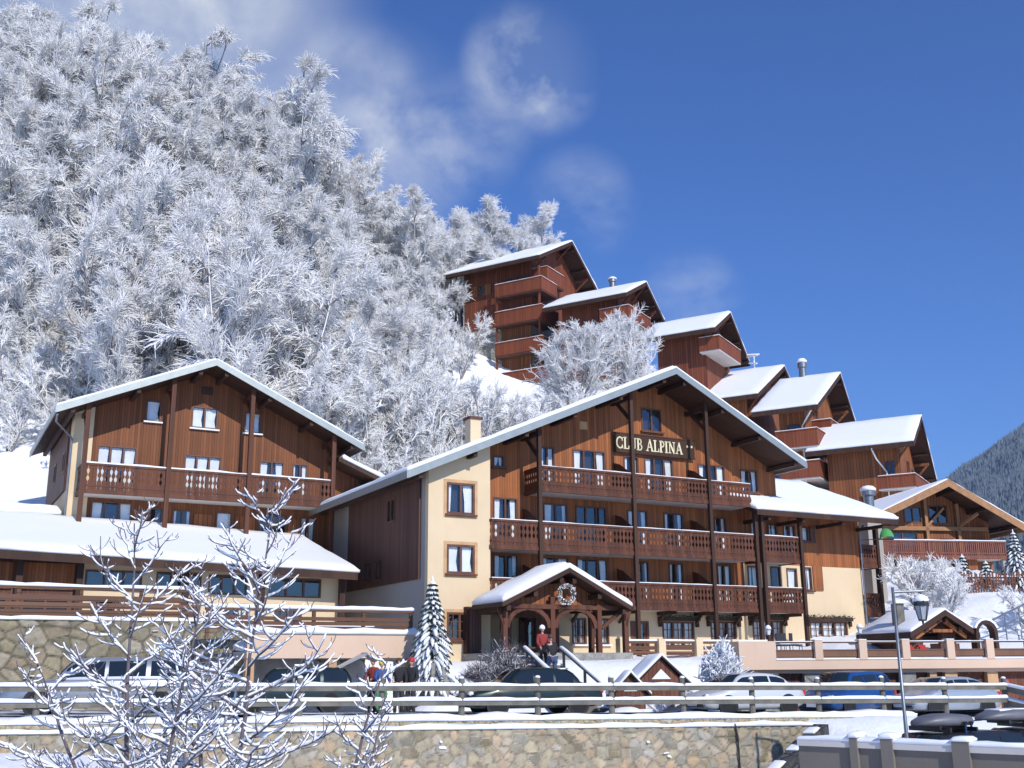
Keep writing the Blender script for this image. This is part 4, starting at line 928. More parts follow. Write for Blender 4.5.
# taupe concrete wall at lower right
cw = thing('concrete_parking_wall', 'taupe concrete wall with pale snow-dusted coping and short pillars at lower right', 'wall')
pts = [(5.95, 24.25), (6.9, 23.45), (7.4, 23.0), (8.5, 22.0), (9.4, 21.25), (12.5, 18.6)]
for (x0, y0), (x1, y1) in zip(pts, pts[1:]):
    a = Vector((x0, y0, 0)); b = Vector((x1, y1, 0)); d = (b - a).normalized(); n = Vector((-d.y, d.x, 0))
    if n.y < 0: n = -n
    def prism_(mb, off0, off1, z0, z1, e=0):
        A, B = a - d * e, b + d * e
        mb.hexa([A + n * off0 + Vector((0, 0, z0)), B + n * off0 + Vector((0, 0, z0)), B + n * off1 + Vector((0, 0, z0)), A + n * off1 + Vector((0, 0, z0)), A + n * off0 + Vector((0, 0, z1)), B + n * off0 + Vector((0, 0, z1)), B + n * off1 + Vector((0, 0, z1)), A + n * off1 + Vector((0, 0, z1))])
    q = MB(); prism_(q, 0, .22, -4.3, -1.62); q.build('wall_panel', M['concrete'], cw)
    q = MB(); prism_(q, -.06, .3, -1.618, -1.5); cp = q.build('coping', M['slab'], cw)
    MB().snow(a - n * .06 + Vector((0, 0, -1.498)), b - n * .06 + Vector((0, 0, -1.498)), b + n * .3 + Vector((0, 0, -1.498)), a + n * .3 + Vector((0, 0, -1.498)), t=.09, cell=.3, amp=.5, over=.02, seed=x0).build('snow', M['snow'], cp, smooth=True)
for (x, y), w_ in (((6.9, 23.45), .08), ((7.42, 22.98), .12), ((8.5, 22.0), .16)):
    d = Vector((.76, -.65, 0)); n = Vector((.65, .76, 0)); c = Vector((x, y, 0))
    q = MB(); q.hexa([c + d * sx * w_ + n * ny_ + Vector((0, 0, z)) for z in (-4.3, -1.42) for sx, ny_ in ((-1, -.1), (1, -.1), (1, .36), (-1, .36))]); pl = q.build('pilaster', M['concrete'], cw)
    P = [c + d * sx * (w_ + .01) + n * ny_ + Vector((0, 0, -1.418)) for sx, ny_ in ((-1, -.11), (1, -.11), (1, .37), (-1, .37))]
    MB().snow(*P, t=.10, cell=.2, amp=.3, over=.02).build('snow', M['snow'], pl, smooth=True)

# ------------------------------------------------------------------ hill chalets
HA = R(59.8)
def solid_balcony(par, x0, x1, y0, y1, z0, z1, mat='redrail', right=False, slab='slab'):
    b = MB().box(x0, x1, y0, y1, z0, z0 + .2).build('balcony', M[slab], par)
    q = MB(); q.box(x0 - .05, x0, y0, y1, z0 + .12, z1).box(x0 - .05, x1, y0 - .05, y0 - .001, z0 + .12, z1)
    q.box(x0 - .09, x0 + .05, y0 - .09, y1, z1 - .06, z1 + .02).box(x0 + .051, x1, y0 - .09, y0 + .05, z1 - .06, z1 + .02)
    if right: q.box(x1, x1 + .05, y0 - .05, y1, z0 + .12, z1)
    q.build('railing', M[mat], b)
    s = MB(); s.snow((x0 - .08, y0 - .08, z1 + .022), (x0 + .04, y0 - .08, z1 + .022), (x0 + .04, y1, z1 + .022), (x0 - .08, y1, z1 + .022), t=.06, cell=.5, over=.01, amp=.5)
    s.snow((x0 + .05, y0 - .08, z1 + .022), (x1, y0 - .08, z1 + .022), (x1, y0 + .04, z1 + .022), (x0 + .05, y0 + .04, z1 + .022), t=.06, cell=.5, over=.01, amp=.5)
    s.build('snow', M['snow'], b, smooth=True); return b
def hill_chalet(label, o, Ln, xa, za, xf, zf, ov=1.5, og=1.5, wood='red', fas='soffit', base=-6, stone='greystone', bals=(), left=None, snow_t=.25, wins=(), gwins=(), seed=0, rail='redrail', slab='slab'):
    t = thing('hill_chalet', label, 'chalet', o, HA, 'chalets stepping down the hill behind the hotel')
    def rz(x): return za * x / xa if x < xa else za + (zf - za) * (x - xa) / (xf - xa)
    yl = Ln - (ov if left is None else left)
    xr = xf - ov
    w = MB(); wall(w, lmap(ov), og, yl, base, lambda s: rz(ov) - .2, wins); wall(w, fmap(og), ov + .01, xr, base, lambda s: rz(s) - .2, gwins, brk=(xa,)); wall(w, rmap(xr), og + .31, yl, base, lambda s: rz(xr) - .25)
    wall(w, fmap(yl - .3), ov + .31, xr - .31, base, lambda s: rz(s) - .2, brk=(xa,))
    w.build('timber_wall', M[wood], t)
    w = MB(); w.box(ov + .05, xr - .05, og + .05, yl - .05, base - 13, base + .001); w.build('base_wall', M[stone], t)
    for a, b, c, d in wins: window(t, lmap(ov), a, b, c, d, 2, None, sill=False)
    for a, b, c, d in gwins: window(t, fmap(og), a, b, c, d, 2, None, sill=False)
    gable_roof(t, 0, 0, xa, za, xf, zf, 0, Ln, th=.2, snow_t=snow_t, fas=fas, fh=.32, seed=seed)
    for b in bals: solid_balcony(t, *b, mat=rail, slab=slab)
    for x in (ov + .2, xa, xr - .2): p = MB(); p.beam((x, .2, rz(x) - .45), (x, og, rz(x) - .45), .16, .2); p.beam((x, .3, rz(x) - .5), (x, og, rz(x) - 1.6), .12, .14); p.build('bracket', M[wood], t)
    return t
c1 = hill_chalet('topmost hill chalet with stacked red-brown balconies and a grey stone base', (2.6, 96, 37.1), 10.9, 6.85, 3.7, 12.36, .25, 1.6, 1.7, base=-5.6,
    bals=[(.5, 3.6, .1, 5.1, -3.2, -1.85), (.5, 3.8, .1, 5.1, -6.05, -4.6), (.5, 3.8, .1, 5.1, -9.0, -7.65), (.6, 3.8, .1, 5.1, -12, -10.6), (1.7, 5.1, .1, 1.7, -2.0, -.5)],
    wins=[(6.9, 7.7, -2.2, -1.1), (2.0, 3.2, -3.0, -1.0), (3.4, 4.6, -3.0, -1.0)], gwins=[(3, 4.2, -5.5, -3.7), (6, 7.2, -2.5, -1.0)], seed=40, slab='wood_side')
for a, b in ((6.15, 6.85), (7.75, 8.45)): MB().mbox(lmap(1.6), a, b, -.07, -.01, -2.2, -1.1).build('shutter', M['orange'], c1)
MB().box(1.5, 1.64, 1.76, 5.0, -16, -5.61).build('lower_wall', M['orange'], c1)
MB().tube([(.0, 10.7, -.3), (.6, 10.2, -.8), (1.5, 9.25, -1.5), (1.5, 9.25, -9)], .06).build('drainpipe', M['galv'], c1)
for y in (.4, 5.0): MB().box(.75, .93, y, y + .18, -12, -.6).build('post', M['red'], c1)
c2 = hill_chalet('second hill chalet down, with a corner balcony and snow-capped round chimney, behind the frosted tree', (10, 91, 31.6), 8.3, 4.62, 2.4, 8.6, -.2, 1.3, 1.5, base=-7,
    bals=[(.45, 5.2, .0, 2.8, -2.2, -.95), (.6, 4, .1, 3, -5.2, -4.0)], gwins=[(5.4, 6.2, -2.3, -.8)], seed=50)
c3 = hill_chalet('third hill chalet with a boxed white-bottomed balcony under its gable, above the hotel ridge', (16.6, 86, 26.8), 6.9, 4.2, 2.45, 8.6, -.9, 1.3, 1.4, base=-8,
    bals=[(.6, 5.9, -.1, 1.6, -1.75, -.5)], gwins=[(6.2, 6.8, -1.9, -.6)], seed=60)
c4 = hill_chalet('fourth hill chalet, mostly hidden, with a snow-covered aerial on its ridge', (19.3, 84, 20.7), 6.5, 8.0, 4.12, 14, .8, 1.0, 1.2, wood='orange', base=-7, seed=70)
c5 = hill_chalet('fifth hill chalet with a broad snow slope, round metal chimney and two stacked corner balconies', (22.5, 79, 18.6), 5.0, 7.95, 4.2, 12.3, .5, 1.6, 1.5, wood='orange', base=-8, stone='yellow',
    bals=[(.4, 5.2, .3, 3.4, -3.0, -1.6), (.4, 5.4, .3, 3.2, -5.35, -4.0), (3.9, 8.0, .1, 1.6, -1.6, -.3)], wins=[(1.8, 2.8, -2.7, -.9)], gwins=[(4.3, 5.8, .2, 1.9), (2.6, 3.6, -2.8, -1.5), (6.3, 7.3, -3.3, -1.9), (4.2, 5.4, -5.2, -3.9)], seed=80)
c6 = hill_chalet('lowest hill chalet with orange boards, a slanting white drainpipe and one small balcony', (28.2, 76, 15.2), 7.6, 4.15, 2.6, 8.0, -1.7, 1.2, 1.3, wood='orange', base=-4.0, stone='yellow',
    bals=[(.35, 6.6, .2, 2.7, -3.2, -2.2)], gwins=[(3.8, 4.8, -2.4, -.6), (5.5, 6.3, -2.4, -1.0)], wins=[(1.6, 2.3, -2.4, -1.0)], seed=90)
MB().tube([(-.05, 2.9, -.2), (.4, 2.7, -.9), (1.1, 2.2, -1.8), (1.1, 2.2, -5)], .06).build('drainpipe', M['white_p'], c6)
MB().tube([(.0, .4, -.2), (1.05, 1.5, -1.2), (1.05, 1.55, -9)], .06).build('drainpipe', M['white_p'], c5)
def flue(par, x, y, z0, h, r=.35):
    c = MB().lathe([(r * .75, z0 - 1), (r * .75, z0 + h * .6), (r, z0 + h * .62), (r, z0 + h * .9)], (x, y, 0), 14).build('chimney', M['galv'], par, smooth=False)
    MB().lathe([(r * 1.05, z0 + h * .9), (r * 1.1, z0 + h), (r * .7, z0 + h * 1.12), (.05, z0 + h * 1.16)], (x, y, 0), 14).build('snow', M['snow'], c, smooth=True)
flue(c2, 4.7, 3.4, 2.5, .95, .38); flue(c5, 7.9, 3.0, 4.2, 1.5, .38)
an = MB(); an.tube([(8, 2.6, 3.9), (8, 2.6, 5.6)], .06, 6).beam((7.7, 2.2, 5.4), (8.2, 3.3, 5.5), .1, .1).beam((7.8, 2.3, 4.7), (8.1, 3.1, 4.9), .12, .12)
an.beam((8, 2.1, 5.55), (8, 3.2, 5.65), .12, .12); an.build('aerial', M['frost'], c4)

# chalet at lower right with the wide gable
c7o = (23, 68, 9.3); c7 = thing('wide_gable_chalet', 'chalet at right with a wide tan-edged gable, dark glazing and a long red-brown balcony', 'chalet', c7o, R(10))
def z7(u): return -.02 + u * .455 if u < 4.15 else 1.87 - (u - 4.15) * .56
w = MB(); g7 = [(.9, 3.0, -3.0, -1.15), (4.6, 5.4, -3.0, -1.5), (6.2, 7.0, -3.0, -1.55), (2.2, 3.4, -.55, .45), (3.9, 5.2, -.6, .6)]
wall(w, fmap(1.6), .3, 8.0, -5.2, lambda u: z7(u) - .2, g7, brk=(4.15,)); wall(w, lmap(.3), 1.91, 9, -5.2, lambda s: -.1); w.build('timber_wall', M['orange'], c7)
MB().box(.6, 7.8, 1.9, 8.8, -9, -5.2).build('base_wall', M['greystone'], c7)
for g in g7: window(c7, fmap(1.6), *g, 2, None, sill=False)
b7 = MB().box(-.3, 8.0, 0, 1.597, -2.95, -2.75).build('balcony', M['slab'], c7)
carved_rail(b7, fmap(-.02), -.3, 8.0, -2.95, -1.85, 'open', 'rail7'); carved_rail(b7, rmap(8.0), 0, 1.6, -2.95, -1.85, 'open', 'rail7')
MB().snow((-.3, -.07, -1.848), (8, -.07, -1.848), (8, .04, -1.848), (-.3, .04, -1.848), t=.06, cell=.4, over=.01).build('snow', M['snow'], b7, smooth=True)
p = MB()
for u in (.4, 3.6, 5.8): p.box(u - .1, u + .1, 1.35, 1.59, -2.7, z7(u) - .25)
p.box(.4, 7.8, 1.35, 1.55, -1.05, -.8); p.beam((3.6, 1.45, -.8), (4.9, 1.45, .4), .12, .14); p.beam((5.8, 1.45, -.8), (6.4, .1, -.1), .14, .16); p.beam((.5, 1.45, -.8), (1.6, 1.45, .3), .12, .14)
p.build('truss', M['tan'], c7)
r7 = gable_roof(c7, -.55, -.25, 4.15, 1.87, 9.1, -.9, -.6, 9, th=.2, snow_t=.12, fas='tan', fh=.42, seed=95)
MB().box(7.7, 7.9, .02, .2, -5.5, -2.96).build('post', M['greystone'], c7)
MB().box(1.5, 4.2, .1, 1.5, -6.5, -2.96).build('under_wall', M['greystone'], c7)
MB().box(5.5, 6.2, .4, 1.5, -6.5, -2.96).build('under_wall', M['orange'], c7)
# flue standing right of the hotel wing
fl = thing('boiler_house', 'pale boiler house with a stubby snow-capped metal flue behind the hotel wing', 'boiler house', (20.35, 62.6, 1.6), R(10))
MB().box(-.42, .42, -.4, .6, -1, 6.5).build('walls', M['grey_plaster'], fl)
MB().snow((-.45, -.45, 6.5), (.45, -.45, 6.5), (.45, .65, 6.5), (-.45, .65, 6.5), t=.15, cell=.3).build('snow', M['snow'], fl, smooth=True)
pi = MB().lathe([(.28, 6.4), (.28, 7.75), (.40, 7.8), (.40, 8.05)], n=16).build('flue', M['galv'], fl)
fl = pi
MB().lathe([(.42, 8.05), (.45, 8.18), (.3, 8.32), (.05, 8.38)], n=16).build('snow', M['snow'], fl, smooth=True)
ga = thing('green_awning', 'small green rounded awning beside the right end of the hotel wing', 'awning', (17.0, 50.3, 5.55), R(10))
q = MB(); K8 = 10
for j in range(6):
    b = j / 5 * math.pi / 2
    for i in range(K8 + 1):
        a = math.pi * i / K8; q.v.append((.34 * math.cos(a), -.5 * math.cos(b) * math.sin(a) * .6 , .5 * math.sin(a) * (.2 + .8 * math.sin(b))))
q.f = [(j * (K8 + 1) + i, j * (K8 + 1) + i + 1, (j + 1) * (K8 + 1) + i + 1, (j + 1) * (K8 + 1) + i) for j in range(5) for i in range(K8)]
q.build('canopy', M['green'], ga, smooth=True)
MB().box(-.36, .36, .0, .06, -.03, .03).build('rail', M['iron'], ga)
MB().tube([(-.34, .03, 0), (-1.0, .5, .0)], .02, 6).build('strut', M['iron'], ga)

# ------------------------------------------------------------------ small hut, arch, steps and fence on the right slope
ht = thing('garden_hut', 'small dark timber hut with a snowy gable roof and boarded chimney beside the terrace', 'hut', (19.3, 50.3, 2.4), R(20))
gable_roof(ht, -1.95, -1.05, 0, -.08, 1.75, -1.05, 0, 3.8, th=.12, snow_t=.2, fas='beam', fh=.2, seed=101)
w = MB(); wall(w, fmap(.9), -1.4, 1.25, -3, lambda u: -.28 - abs(u) * .52, [(-.6, .5, -3, -1.0)], brk=(0,)); wall(w, lmap(-1.4), 1.21, 3.5, -3, lambda s: -1.0); w.build('timber_wall', M['wood_side'], ht)
q = MB().beam((-1.5, .3, -1.25), (-.15, .3, -.5), .12, .16).beam((1.3, .3, -1.2), (.15, .3, -.5), .12, .16).box(-.55, .55, .25, .38, -1.0, -.86); q.build('brace', M['wood'], ht)
c = MB().box(-1.62, -1.22, 1.2, 1.6, -1.2, .3).build('chimney', M['fence'], ht)
MB().snow((-1.72, 1.1, .302), (-1.12, 1.1, .302), (-1.12, 1.7, .302), (-1.72, 1.7, .302), t=.18, cell=.25, over=.05).build('snow', M['snow'], c, smooth=True)
MB().box(-.9, .1, -.6, .1, -3, -1.5).build('counter', M['wood_side'], ht)
ac = thing('timber_arch', 'dark curved timber arch with snow on top right of the garden hut', 'arch', (21.25, 51, .6), R(15))
q = MB()
for k in range(8):
    a0, a1 = math.pi * k / 8, math.pi * (k + 1) / 8; P = lambda a, r: (r * math.cos(a), .75 + r * math.sin(a)); q.prism(fmap(0), [P(a0, .42), P(a1, .42), P(a1, .58), P(a0, .58)], -.2, .2)
q.box(.42, .58, -.2, .2, -.6, .75).box(-.58, -.42, -.2, .2, -.6, .75); qa = q.build('hoop', M['beam'], ac)
q = MB()
for k in range(1, 7):
    a0, a1 = math.pi * k / 8, math.pi * (k + 1) / 8; P = lambda a, r: (r * math.cos(a), .75 + r * math.sin(a)); q.prism(fmap(0), [P(a0, .585), P(a1, .585), P(a1, .68), P(a0, .68)], -.22, .22)
q.build('snow', M['snow'], qa)
gr = thing('stair_handrail', 'thin metal handrail climbing the snow slope at far right', 'handrail')
q = MB(); q.tube([(22.85, 54, 2.0), (25.2, 54.4, 3.0)], .05, 6); q.tube([(22.85, 54, 1.5), (25.2, 54.4, 2.5)], .025, 6)
for t in (0, .33, .66, 1): x, y = 22.85 + 2.35 * t, 54 + .4 * t; q.tube([(x, y, gz(x, y) - .3), (x, y, 2.0 + t)], .03, 6)
q.build('tubes', M['galv'], gr)
pf_ = thing('picket_fence', 'snowy brown picket fence across the slope below the wide gable chalet', 'fence')
rn = random.Random(9); q = MB()
for i in range(60):
    t = i / 59; x = 22.3 + 8.5 * t; y = 62 - .3 * t; z = gz(x, y); h = 4.9 - z
    zt = 4.95 - .05 * t + rn.uniform(-.08, .08); q.beam((x, y, min(z, 4.2) - .2), (x + rn.uniform(-.04, .04), y, zt), .075, .03, (0, 1, 0))
q.build('pickets', M['door_br'], pf_)
q = MB(); q.beam((22.2, 62.05, 4.7), (30.9, 61.75, 4.6), .05, .09); q.beam((22.2, 62.05, 4.35), (30.9, 61.75, 4.25), .05, .09); q.build('rail', M['door_br'], pf_)
MB().snow((22.2, 62.0, 4.75), (30.9, 61.7, 4.65), (30.9, 61.78, 4.65), (22.2, 62.08, 4.75), t=.045, cell=.3, amp=1.2, over=.0).build('snow', M['snow'], pf_, smooth=True)

# ------------------------------------------------------------------ lamp post
M['lampglass'] = mat_plain('frosted_lamp_glass', (.35, .38, .42), .3, bmp=0)
lp = thing('street_lamp', 'tall grey lamp post with a snow-covered hanging lantern, by the roadside fence at right', 'street lamp', (8.83, 26, -3.2))
MB().tube([(0, 0, 0), (0.0, 0, 1.0), (-.01, 0, 4.95)], [.055, .045, .035], 10).build('post', M['galv'], lp, smooth=True)
MB().tube([(-.03, 0, 4.84), (.7, 0, 4.86)], .03, 8).build('arm', M['galv'], lp)
hz = 4.83 - .2
q = MB().tube([(.62, 0, 4.86), (.62, 0, 4.66)], .012, 6).lathe([(.19, hz - .28 + .18), (.17, hz - .06 + .06), (.08, hz + .02), (.03, hz + .07)], (.62, 0, 0), 8)
for k in range(6):
    a = k * math.pi / 3; q.beam((.62 + .17 * math.cos(a), .17 * math.sin(a), 4.53), (.62 + .09 * math.cos(a), .09 * math.sin(a), 4.2), .015, .015)
q.lathe([(.1, 4.18), (.1, 4.21)], (.62, 0, 0), 6).lathe([(.02, 4.1), (.03, 4.18)], (.62, 0, 0), 6)
ln = q.build('lantern', M['iron'], lp)
MB().lathe([(.085, 4.21), (.16, 4.52)], (.62, 0, 0), 6).build('glass_body', M['lampglass'], ln)
MB().lathe([(.15, 4.60), (.18, 4.65), (.15, 4.72), (.08, 4.77), (.02, 4.79)], (.62, 0, 0), 14).build('snow', M['snow'], ln, smooth=True)

# ------------------------------------------------------------------ little wooden houses by the bank
def toy_house(label, loc, w_, h_, d_, rz=0):
    t = thing('wooden_play_house', label, 'play house', loc, rz, 'little wooden houses in the hotel garden')
    q = MB(); q.prism(fmap(0), [(-w_ / 2, 0), (w_ / 2, 0), (w_ / 2, h_ * .45), (0, h_ * .95), (-w_ / 2, h_ * .45)], 0, d_); q.build('walls', M['door_br'], t)
    q = MB(); q.prism(fmap(0), [(-w_ * .22, h_ * .5), (w_ * .22, h_ * .5), (0, h_ * .72)], -.02, -.003); q.build('window', M['white_p'], t)
    q = MB()
    for s in (-1, 1): q.hexa([(s * w_ * .66, -.15, h_ * .36), (0, -.15, h_ * .98), (0, d_ + .1, h_ * .98), (s * w_ * .66, d_ + .1, h_ * .36), (s * w_ * .66, -.15, h_ * .36 + .05), (0, -.15, h_ * .98 + .05), (0, d_ + .1, h_ * .98 + .05), (s * w_ * .66, d_ + .1, h_ * .36 + .05)])
    r = q.build('roof', M['soffit'], t); q = MB()
    for s in (-1, 1): q.snow((s * w_ * .67, -.16, h_ * .36 + .052), (0, -.16, h_ * .98 + .052), (0, d_ + .1, h_ * .98 + .052), (s * w_ * .67, d_ + .1, h_ * .36 + .052), t=.11, cell=.3, over=.03)
    q.build('snow', M['snow'], r, smooth=True)
toy_house('bigger wooden play house with thick snow roof beside the white car', (4.95, 38.4, -1.15), 1.55, 1.5, 1.1, R(12))
toy_house('smaller low wooden play house left of the bigger one', (3.85, 37.9, -1.35), 1.0, 1.15, .8, R(5))
# ------------------------------------------------------------------ cars
def car(label, loc, rz, paint_, Ln=4.4, W=1.76, H=1.46, kind='sedan', snow_roof=.05, name='parked_car', rack=False, group='cars parked along the fence'):
    t = thing(name, label, 'car', loc, rz, group)
    hl = Ln / 2; hw = W / 2; belt = .93 if kind != 'van' else 1.0
    if kind == 'estate': rf, rr, bf, br_, rearz = .45, -hl + .35, 1.05, -hl + .12, belt
    elif kind == 'sedan': rf, rr, bf, br_, rearz = .35, -.95, 1.0, -1.55, belt - .02
    elif kind == 'hatch': rf, rr, bf, br_, rearz = .40, -hl + .45, 1.0, -hl + .12, belt
    else: rf, rr, bf, br_, rearz = .75, -hl + .22, 1.3, -hl + .08, belt
    # lower body: sections along the length
    st = [(-hl, .42, .66, .80), (-hl + .05, .30, rearz - .1, .90), (-hl + .35, .22, rearz, .97), (-hl * .45, .20, belt + .01, 1.0), (0, .20, belt, 1.0), (bf * .8, .20, belt - .01, 1.0), (bf + .1, .20, belt - .03, .99), (hl - .75, .20, belt - .12, .97), (hl - .3, .22, belt - .2, .92), (hl - .08, .27, .66, .84), (hl, .36, .56, .74)]
    q = MB(); nsec = 14
    for x, zb, zt, k in st:
        w = hw * k; pr = [(-w * .86, zb), (-w * .98, zb + .10), (-w, (zb + zt) / 2), (-w * .975, zt - .12), (-w * .92, zt - .03), (-w * .72, zt + .005), (-w * .3, zt + .02)]
        pr = pr + [(-a, b) for a, b in pr[::-1]]
        q.v += [(x, a, b) for a, b in pr]
    for i in range(len(st) - 1):
        for k in range(nsec): a = i * nsec + k; b = i * nsec + (k + 1) % nsec; q.f.append((a, b, b + nsec, a + nsec))
    q.f.append(tuple(range(nsec))[::-1]); q.f.append(tuple((len(st) - 1) * nsec + k for k in range(nsec)))
    body = q.build('body', M[paint_], t, smooth=True)
    # cabin: curved roof line swept from tail to windscreen foot
    tw = hw * .72; bw = hw * .93; zb_ = belt - .04; NS = 22
    def prof(x):
        if x > rf: t = (bf - x) / (bf - rf); return zb_ + (H - .035 - zb_) * (math.sin(t * math.pi / 2) ** .9 if t > 0 else 0)
        if x < rr: t = (x - br_) / (rr - br_); return zb_ + (H - .06 - zb_) * (math.sin(t * math.pi / 2) ** .8 if t > 0 else 0)
        t = (x - rr) / (rf - rr); return H - .06 + .06 * math.sin(math.pi * min(1, .12 + t * .75)) + .0 * t
    def side(x, k):      # point on the right flank, k = 0 belt .. 1 roof edge
        z = prof(x); f = (z - zb_) / (H - zb_); return Vector((x, bw + (tw - bw) * f * k - .02 * k * k, zb_ + (z - .05 - zb_) * k)) if z - .05 > zb_ else Vector((x, bw, zb_))
    xs = [br_ + (bf - br_) * (.5 - .5 * math.cos(math.pi * i / NS)) for i in range(NS + 1)]
    q = MB()
    for x in xs:
        z = prof(x); e = side(x, 1); row = [(x, -bw, zb_ - .05), (x, -bw, zb_), tuple((x, -side(x, .5).y, side(x, .5).z)), (x, -e.y, e.z), (x, -e.y * .8, max(z - .012, e.z)), (x, -e.y * .35, max(z, e.z)), (x, e.y * .35, max(z, e.z)), (x, e.y * .8, max(z - .012, e.z)), (x, e.y, e.z), tuple(side(x, .5)), (x, bw, zb_), (x, bw, zb_ - .05)]
        q.v += row
    nr = 12
    for i in range(NS):
        for k in range(nr): a_ = i * nr + k; b_ = i * nr + (k + 1) % nr; q.f.append((a_, b_, b_ + nr, a_ + nr))
    q.f.append(tuple(range(nr))[::-1]); q.f.append(tuple(NS * nr + k for k in range(nr)))
    q.build('cabin', M[paint_], t, smooth=True)
    for s in (-1, 1):      # side glass follows the roof arc, divided by pillars
        x0, x1 = br_ + (rr - br_) * .55, bf - (bf - rf) * .42
        cuts = [x0, x0 + (x1 - x0) * .30, x0 + (x1 - x0) * .34, x0 + (x1 - x0) * .655, x0 + (x1 - x0) * .685, x1]
        for a_, b_ in zip(cuts[0::2], cuts[1::2]):
            vs_o = []; n = 8
            for off in (.004, .014):
                for i in range(n + 1):
                    x = a_ + (b_ - a_) * i / n; lo, hi = side(x, .14), side(x, .88)
                    for p in (lo, hi): vs_o.append((p.x, s * (p.y + off), p.z))
            m_ = MB(); m_.v = vs_o; o_ = 2 * (n + 1)
            for i in range(n):
                k = 2 * i; m_.f += [(k, k + 2, k + 3, k + 1), (o_ + k, o_ + k + 1, o_ + k + 3, o_ + k + 2), (k, o_ + k, o_ + k + 2, k + 2), (k + 1, k + 3, o_ + k + 3, o_ + k + 1)]
            m_.f += [(0, 1, o_ + 1, o_), (2 * n, o_ + 2 * n, o_ + 2 * n + 1, 2 * n + 1)]
            m_.build('side_window', M['tinted'], t, smooth=False)
    for xa_, xb_, nm in ((bf - (bf - rf) * .06, bf - (bf - rf) * .85, 'windscreen'), (br_ + (rr - br_) * .12, br_ + (rr - br_) * .85, 'rear_window')):
        m_ = MB(); n = 6
        for off in (.002, .012):
            for i in range(n + 1):
                x = xa_ + (xb_ - xa_) * i / n; z = prof(x) + off; y = side(x, 1).y * .86; m_.v += [(x, -y, z), (x, y, z)]
        o_ = 2 * (n + 1)
        for i in range(n):
            k = 2 * i; m_.f += [(k, k + 1, k + 3, k + 2), (o_ + k, o_ + k + 2, o_ + k + 3, o_ + k + 1), (k, k + 2, o_ + k + 2, o_ + k), (k + 1, o_ + k + 1, o_ + k + 3, k + 3)]
        m_.f += [(0, o_, o_ + 1, 1), (2 * n, 2 * n + 1, o_ + 2 * n + 1, o_ + 2 * n)]
        m_.build(nm, M['tinted'], t, smooth=True)
    for x in (-Ln * .30, Ln * .295):
        for s in (-1, 1):
            y = s * (hw - .09)
            w = MB().lathe([(.20, -.1), (.29, -.1), (.315, -.06), (.315, .06), (.29, .1), (.20, .1)], (x, y, .315), 22, 'y').build('wheel', M['tyre'], t, smooth=False)
            r = MB().lathe([(.205, .0), (.205, s * .085), (.17, s * .085), (.16, s * .05)], (x, y, .315), 20, 'y')
            for k in range(5):
                a = k * 2 * math.pi / 5; r.beam((x, y + s * .07, .315), (x + .17 * math.cos(a), y + s * .08, .315 + .17 * math.sin(a)), .05, .03, (0, 1, 0))
            r.build('rim', M['rim'], w)
            MB().lathe([(.37, s * .076), (.37, s * .096), (.315, s * .097)], (x, y, .32), 22, 'y').build('wheel_arch', M['black'], t)
    for s in (-1, 1):
        MB().box(hl - .20, hl - .035, s * hw * .78 - .17, s * hw * .78 + .08 if s < 0 else s * hw * .78 + .05, .60, .72).build('headlight', M['white_p'], t, bevel=.03)
        MB().box(-hl - .005, -hl + .12, s * hw * .80 - .12, s * hw * .80 + .08, .62, .82).build('tail_light', M['red_p'], t, bevel=.02)
        MB().box(bf - .28, bf - .14, s * (hw + .02) - .09, s * (hw + .02) + .09, belt + .0, belt + .13).build('mirror', M[paint_], t, bevel=.03)
    q = MB().box(-hl - .015, -hl + .1, -hw * .8, hw * .8, .3, .44).box(hl - .12, hl + .015, -hw * .72, hw * .72, .3, .44); q.build('bumper', M['black'], t, bevel=.04)
    MB().box(-hl - .03, -hl - .018, -.26, .26, .46, .57).build('number_plate', M['white_p'], t); MB().box(hl + .016, hl + .028, -.26, .26, .34, .45).build('number_plate', M['white_p'], t)
    if snow_roof:
        q = MB(); q.snow((rr - .05, -tw + .1, H - .085), (rf + .02, -tw + .1, H - .075), (rf + .02, tw - .1, H - .075), (rr - .05, tw - .1, H - .085), t=snow_roof + .085, cell=.3, amp=.2, over=.0, seed=loc[0]).build('snow', M['snow'], t, smooth=True)
    if rack:
        q = MB(); q.box(-.5, -.46, -tw, tw, H, H + .1).box(.3, .34, -tw, tw, H, H + .1); q.build('roof_bars', M['black'], t)
    return t
def lotz(x, y):
    a, b = ff(x, y); return float(lot_z(a, b)) - .0
def put(x, y): return (x, y, lotz(x, y) + .0)
car('silver estate car with a clean roof parked in front of the tall stone wall', put(-10.95, 30.2), math.pi + R(15), 'silver', 4.8, 1.8, 1.46, 'estate', 0)
car('dark car whose tail shows at the left edge beside the silver estate', put(-16.1, 28.9), math.pi + R(15), 'darkcar', 4.4, snow_roof=.04)
cd = car('dark green hatchback under the peach parapet with its tailgate raised', put(-7.2, 36.6), math.pi + R(14), 'darkgreen', 4.1, 1.72, 1.42, 'hatch', 0)
q = MB(); q.hexa([(-1.45, -.58, 1.40), (-1.45, .58, 1.40), (-1.52, .58, 1.36), (-1.52, -.58, 1.36), (-2.35, -.68, 1.86), (-2.35, .68, 1.86), (-2.42, .68, 1.80), (-2.42, -.68, 1.80)]).hexa([(-2.3, -.7, 1.86), (-2.3, .7, 1.86), (-2.42, .7, 1.80), (-2.42, -.7, 1.80), (-2.62, -.7, 1.62), (-2.62, .7, 1.62), (-2.7, .7, 1.56), (-2.7, -.7, 1.56)]); q.build('tailgate', M['silver'], cd, bevel=.02)
car('dark green saloon below the entrance steps', put(.45, 36.2), math.pi + R(20), 'darkgreen', 4.5, 1.74, 1.42, 'sedan', 0)
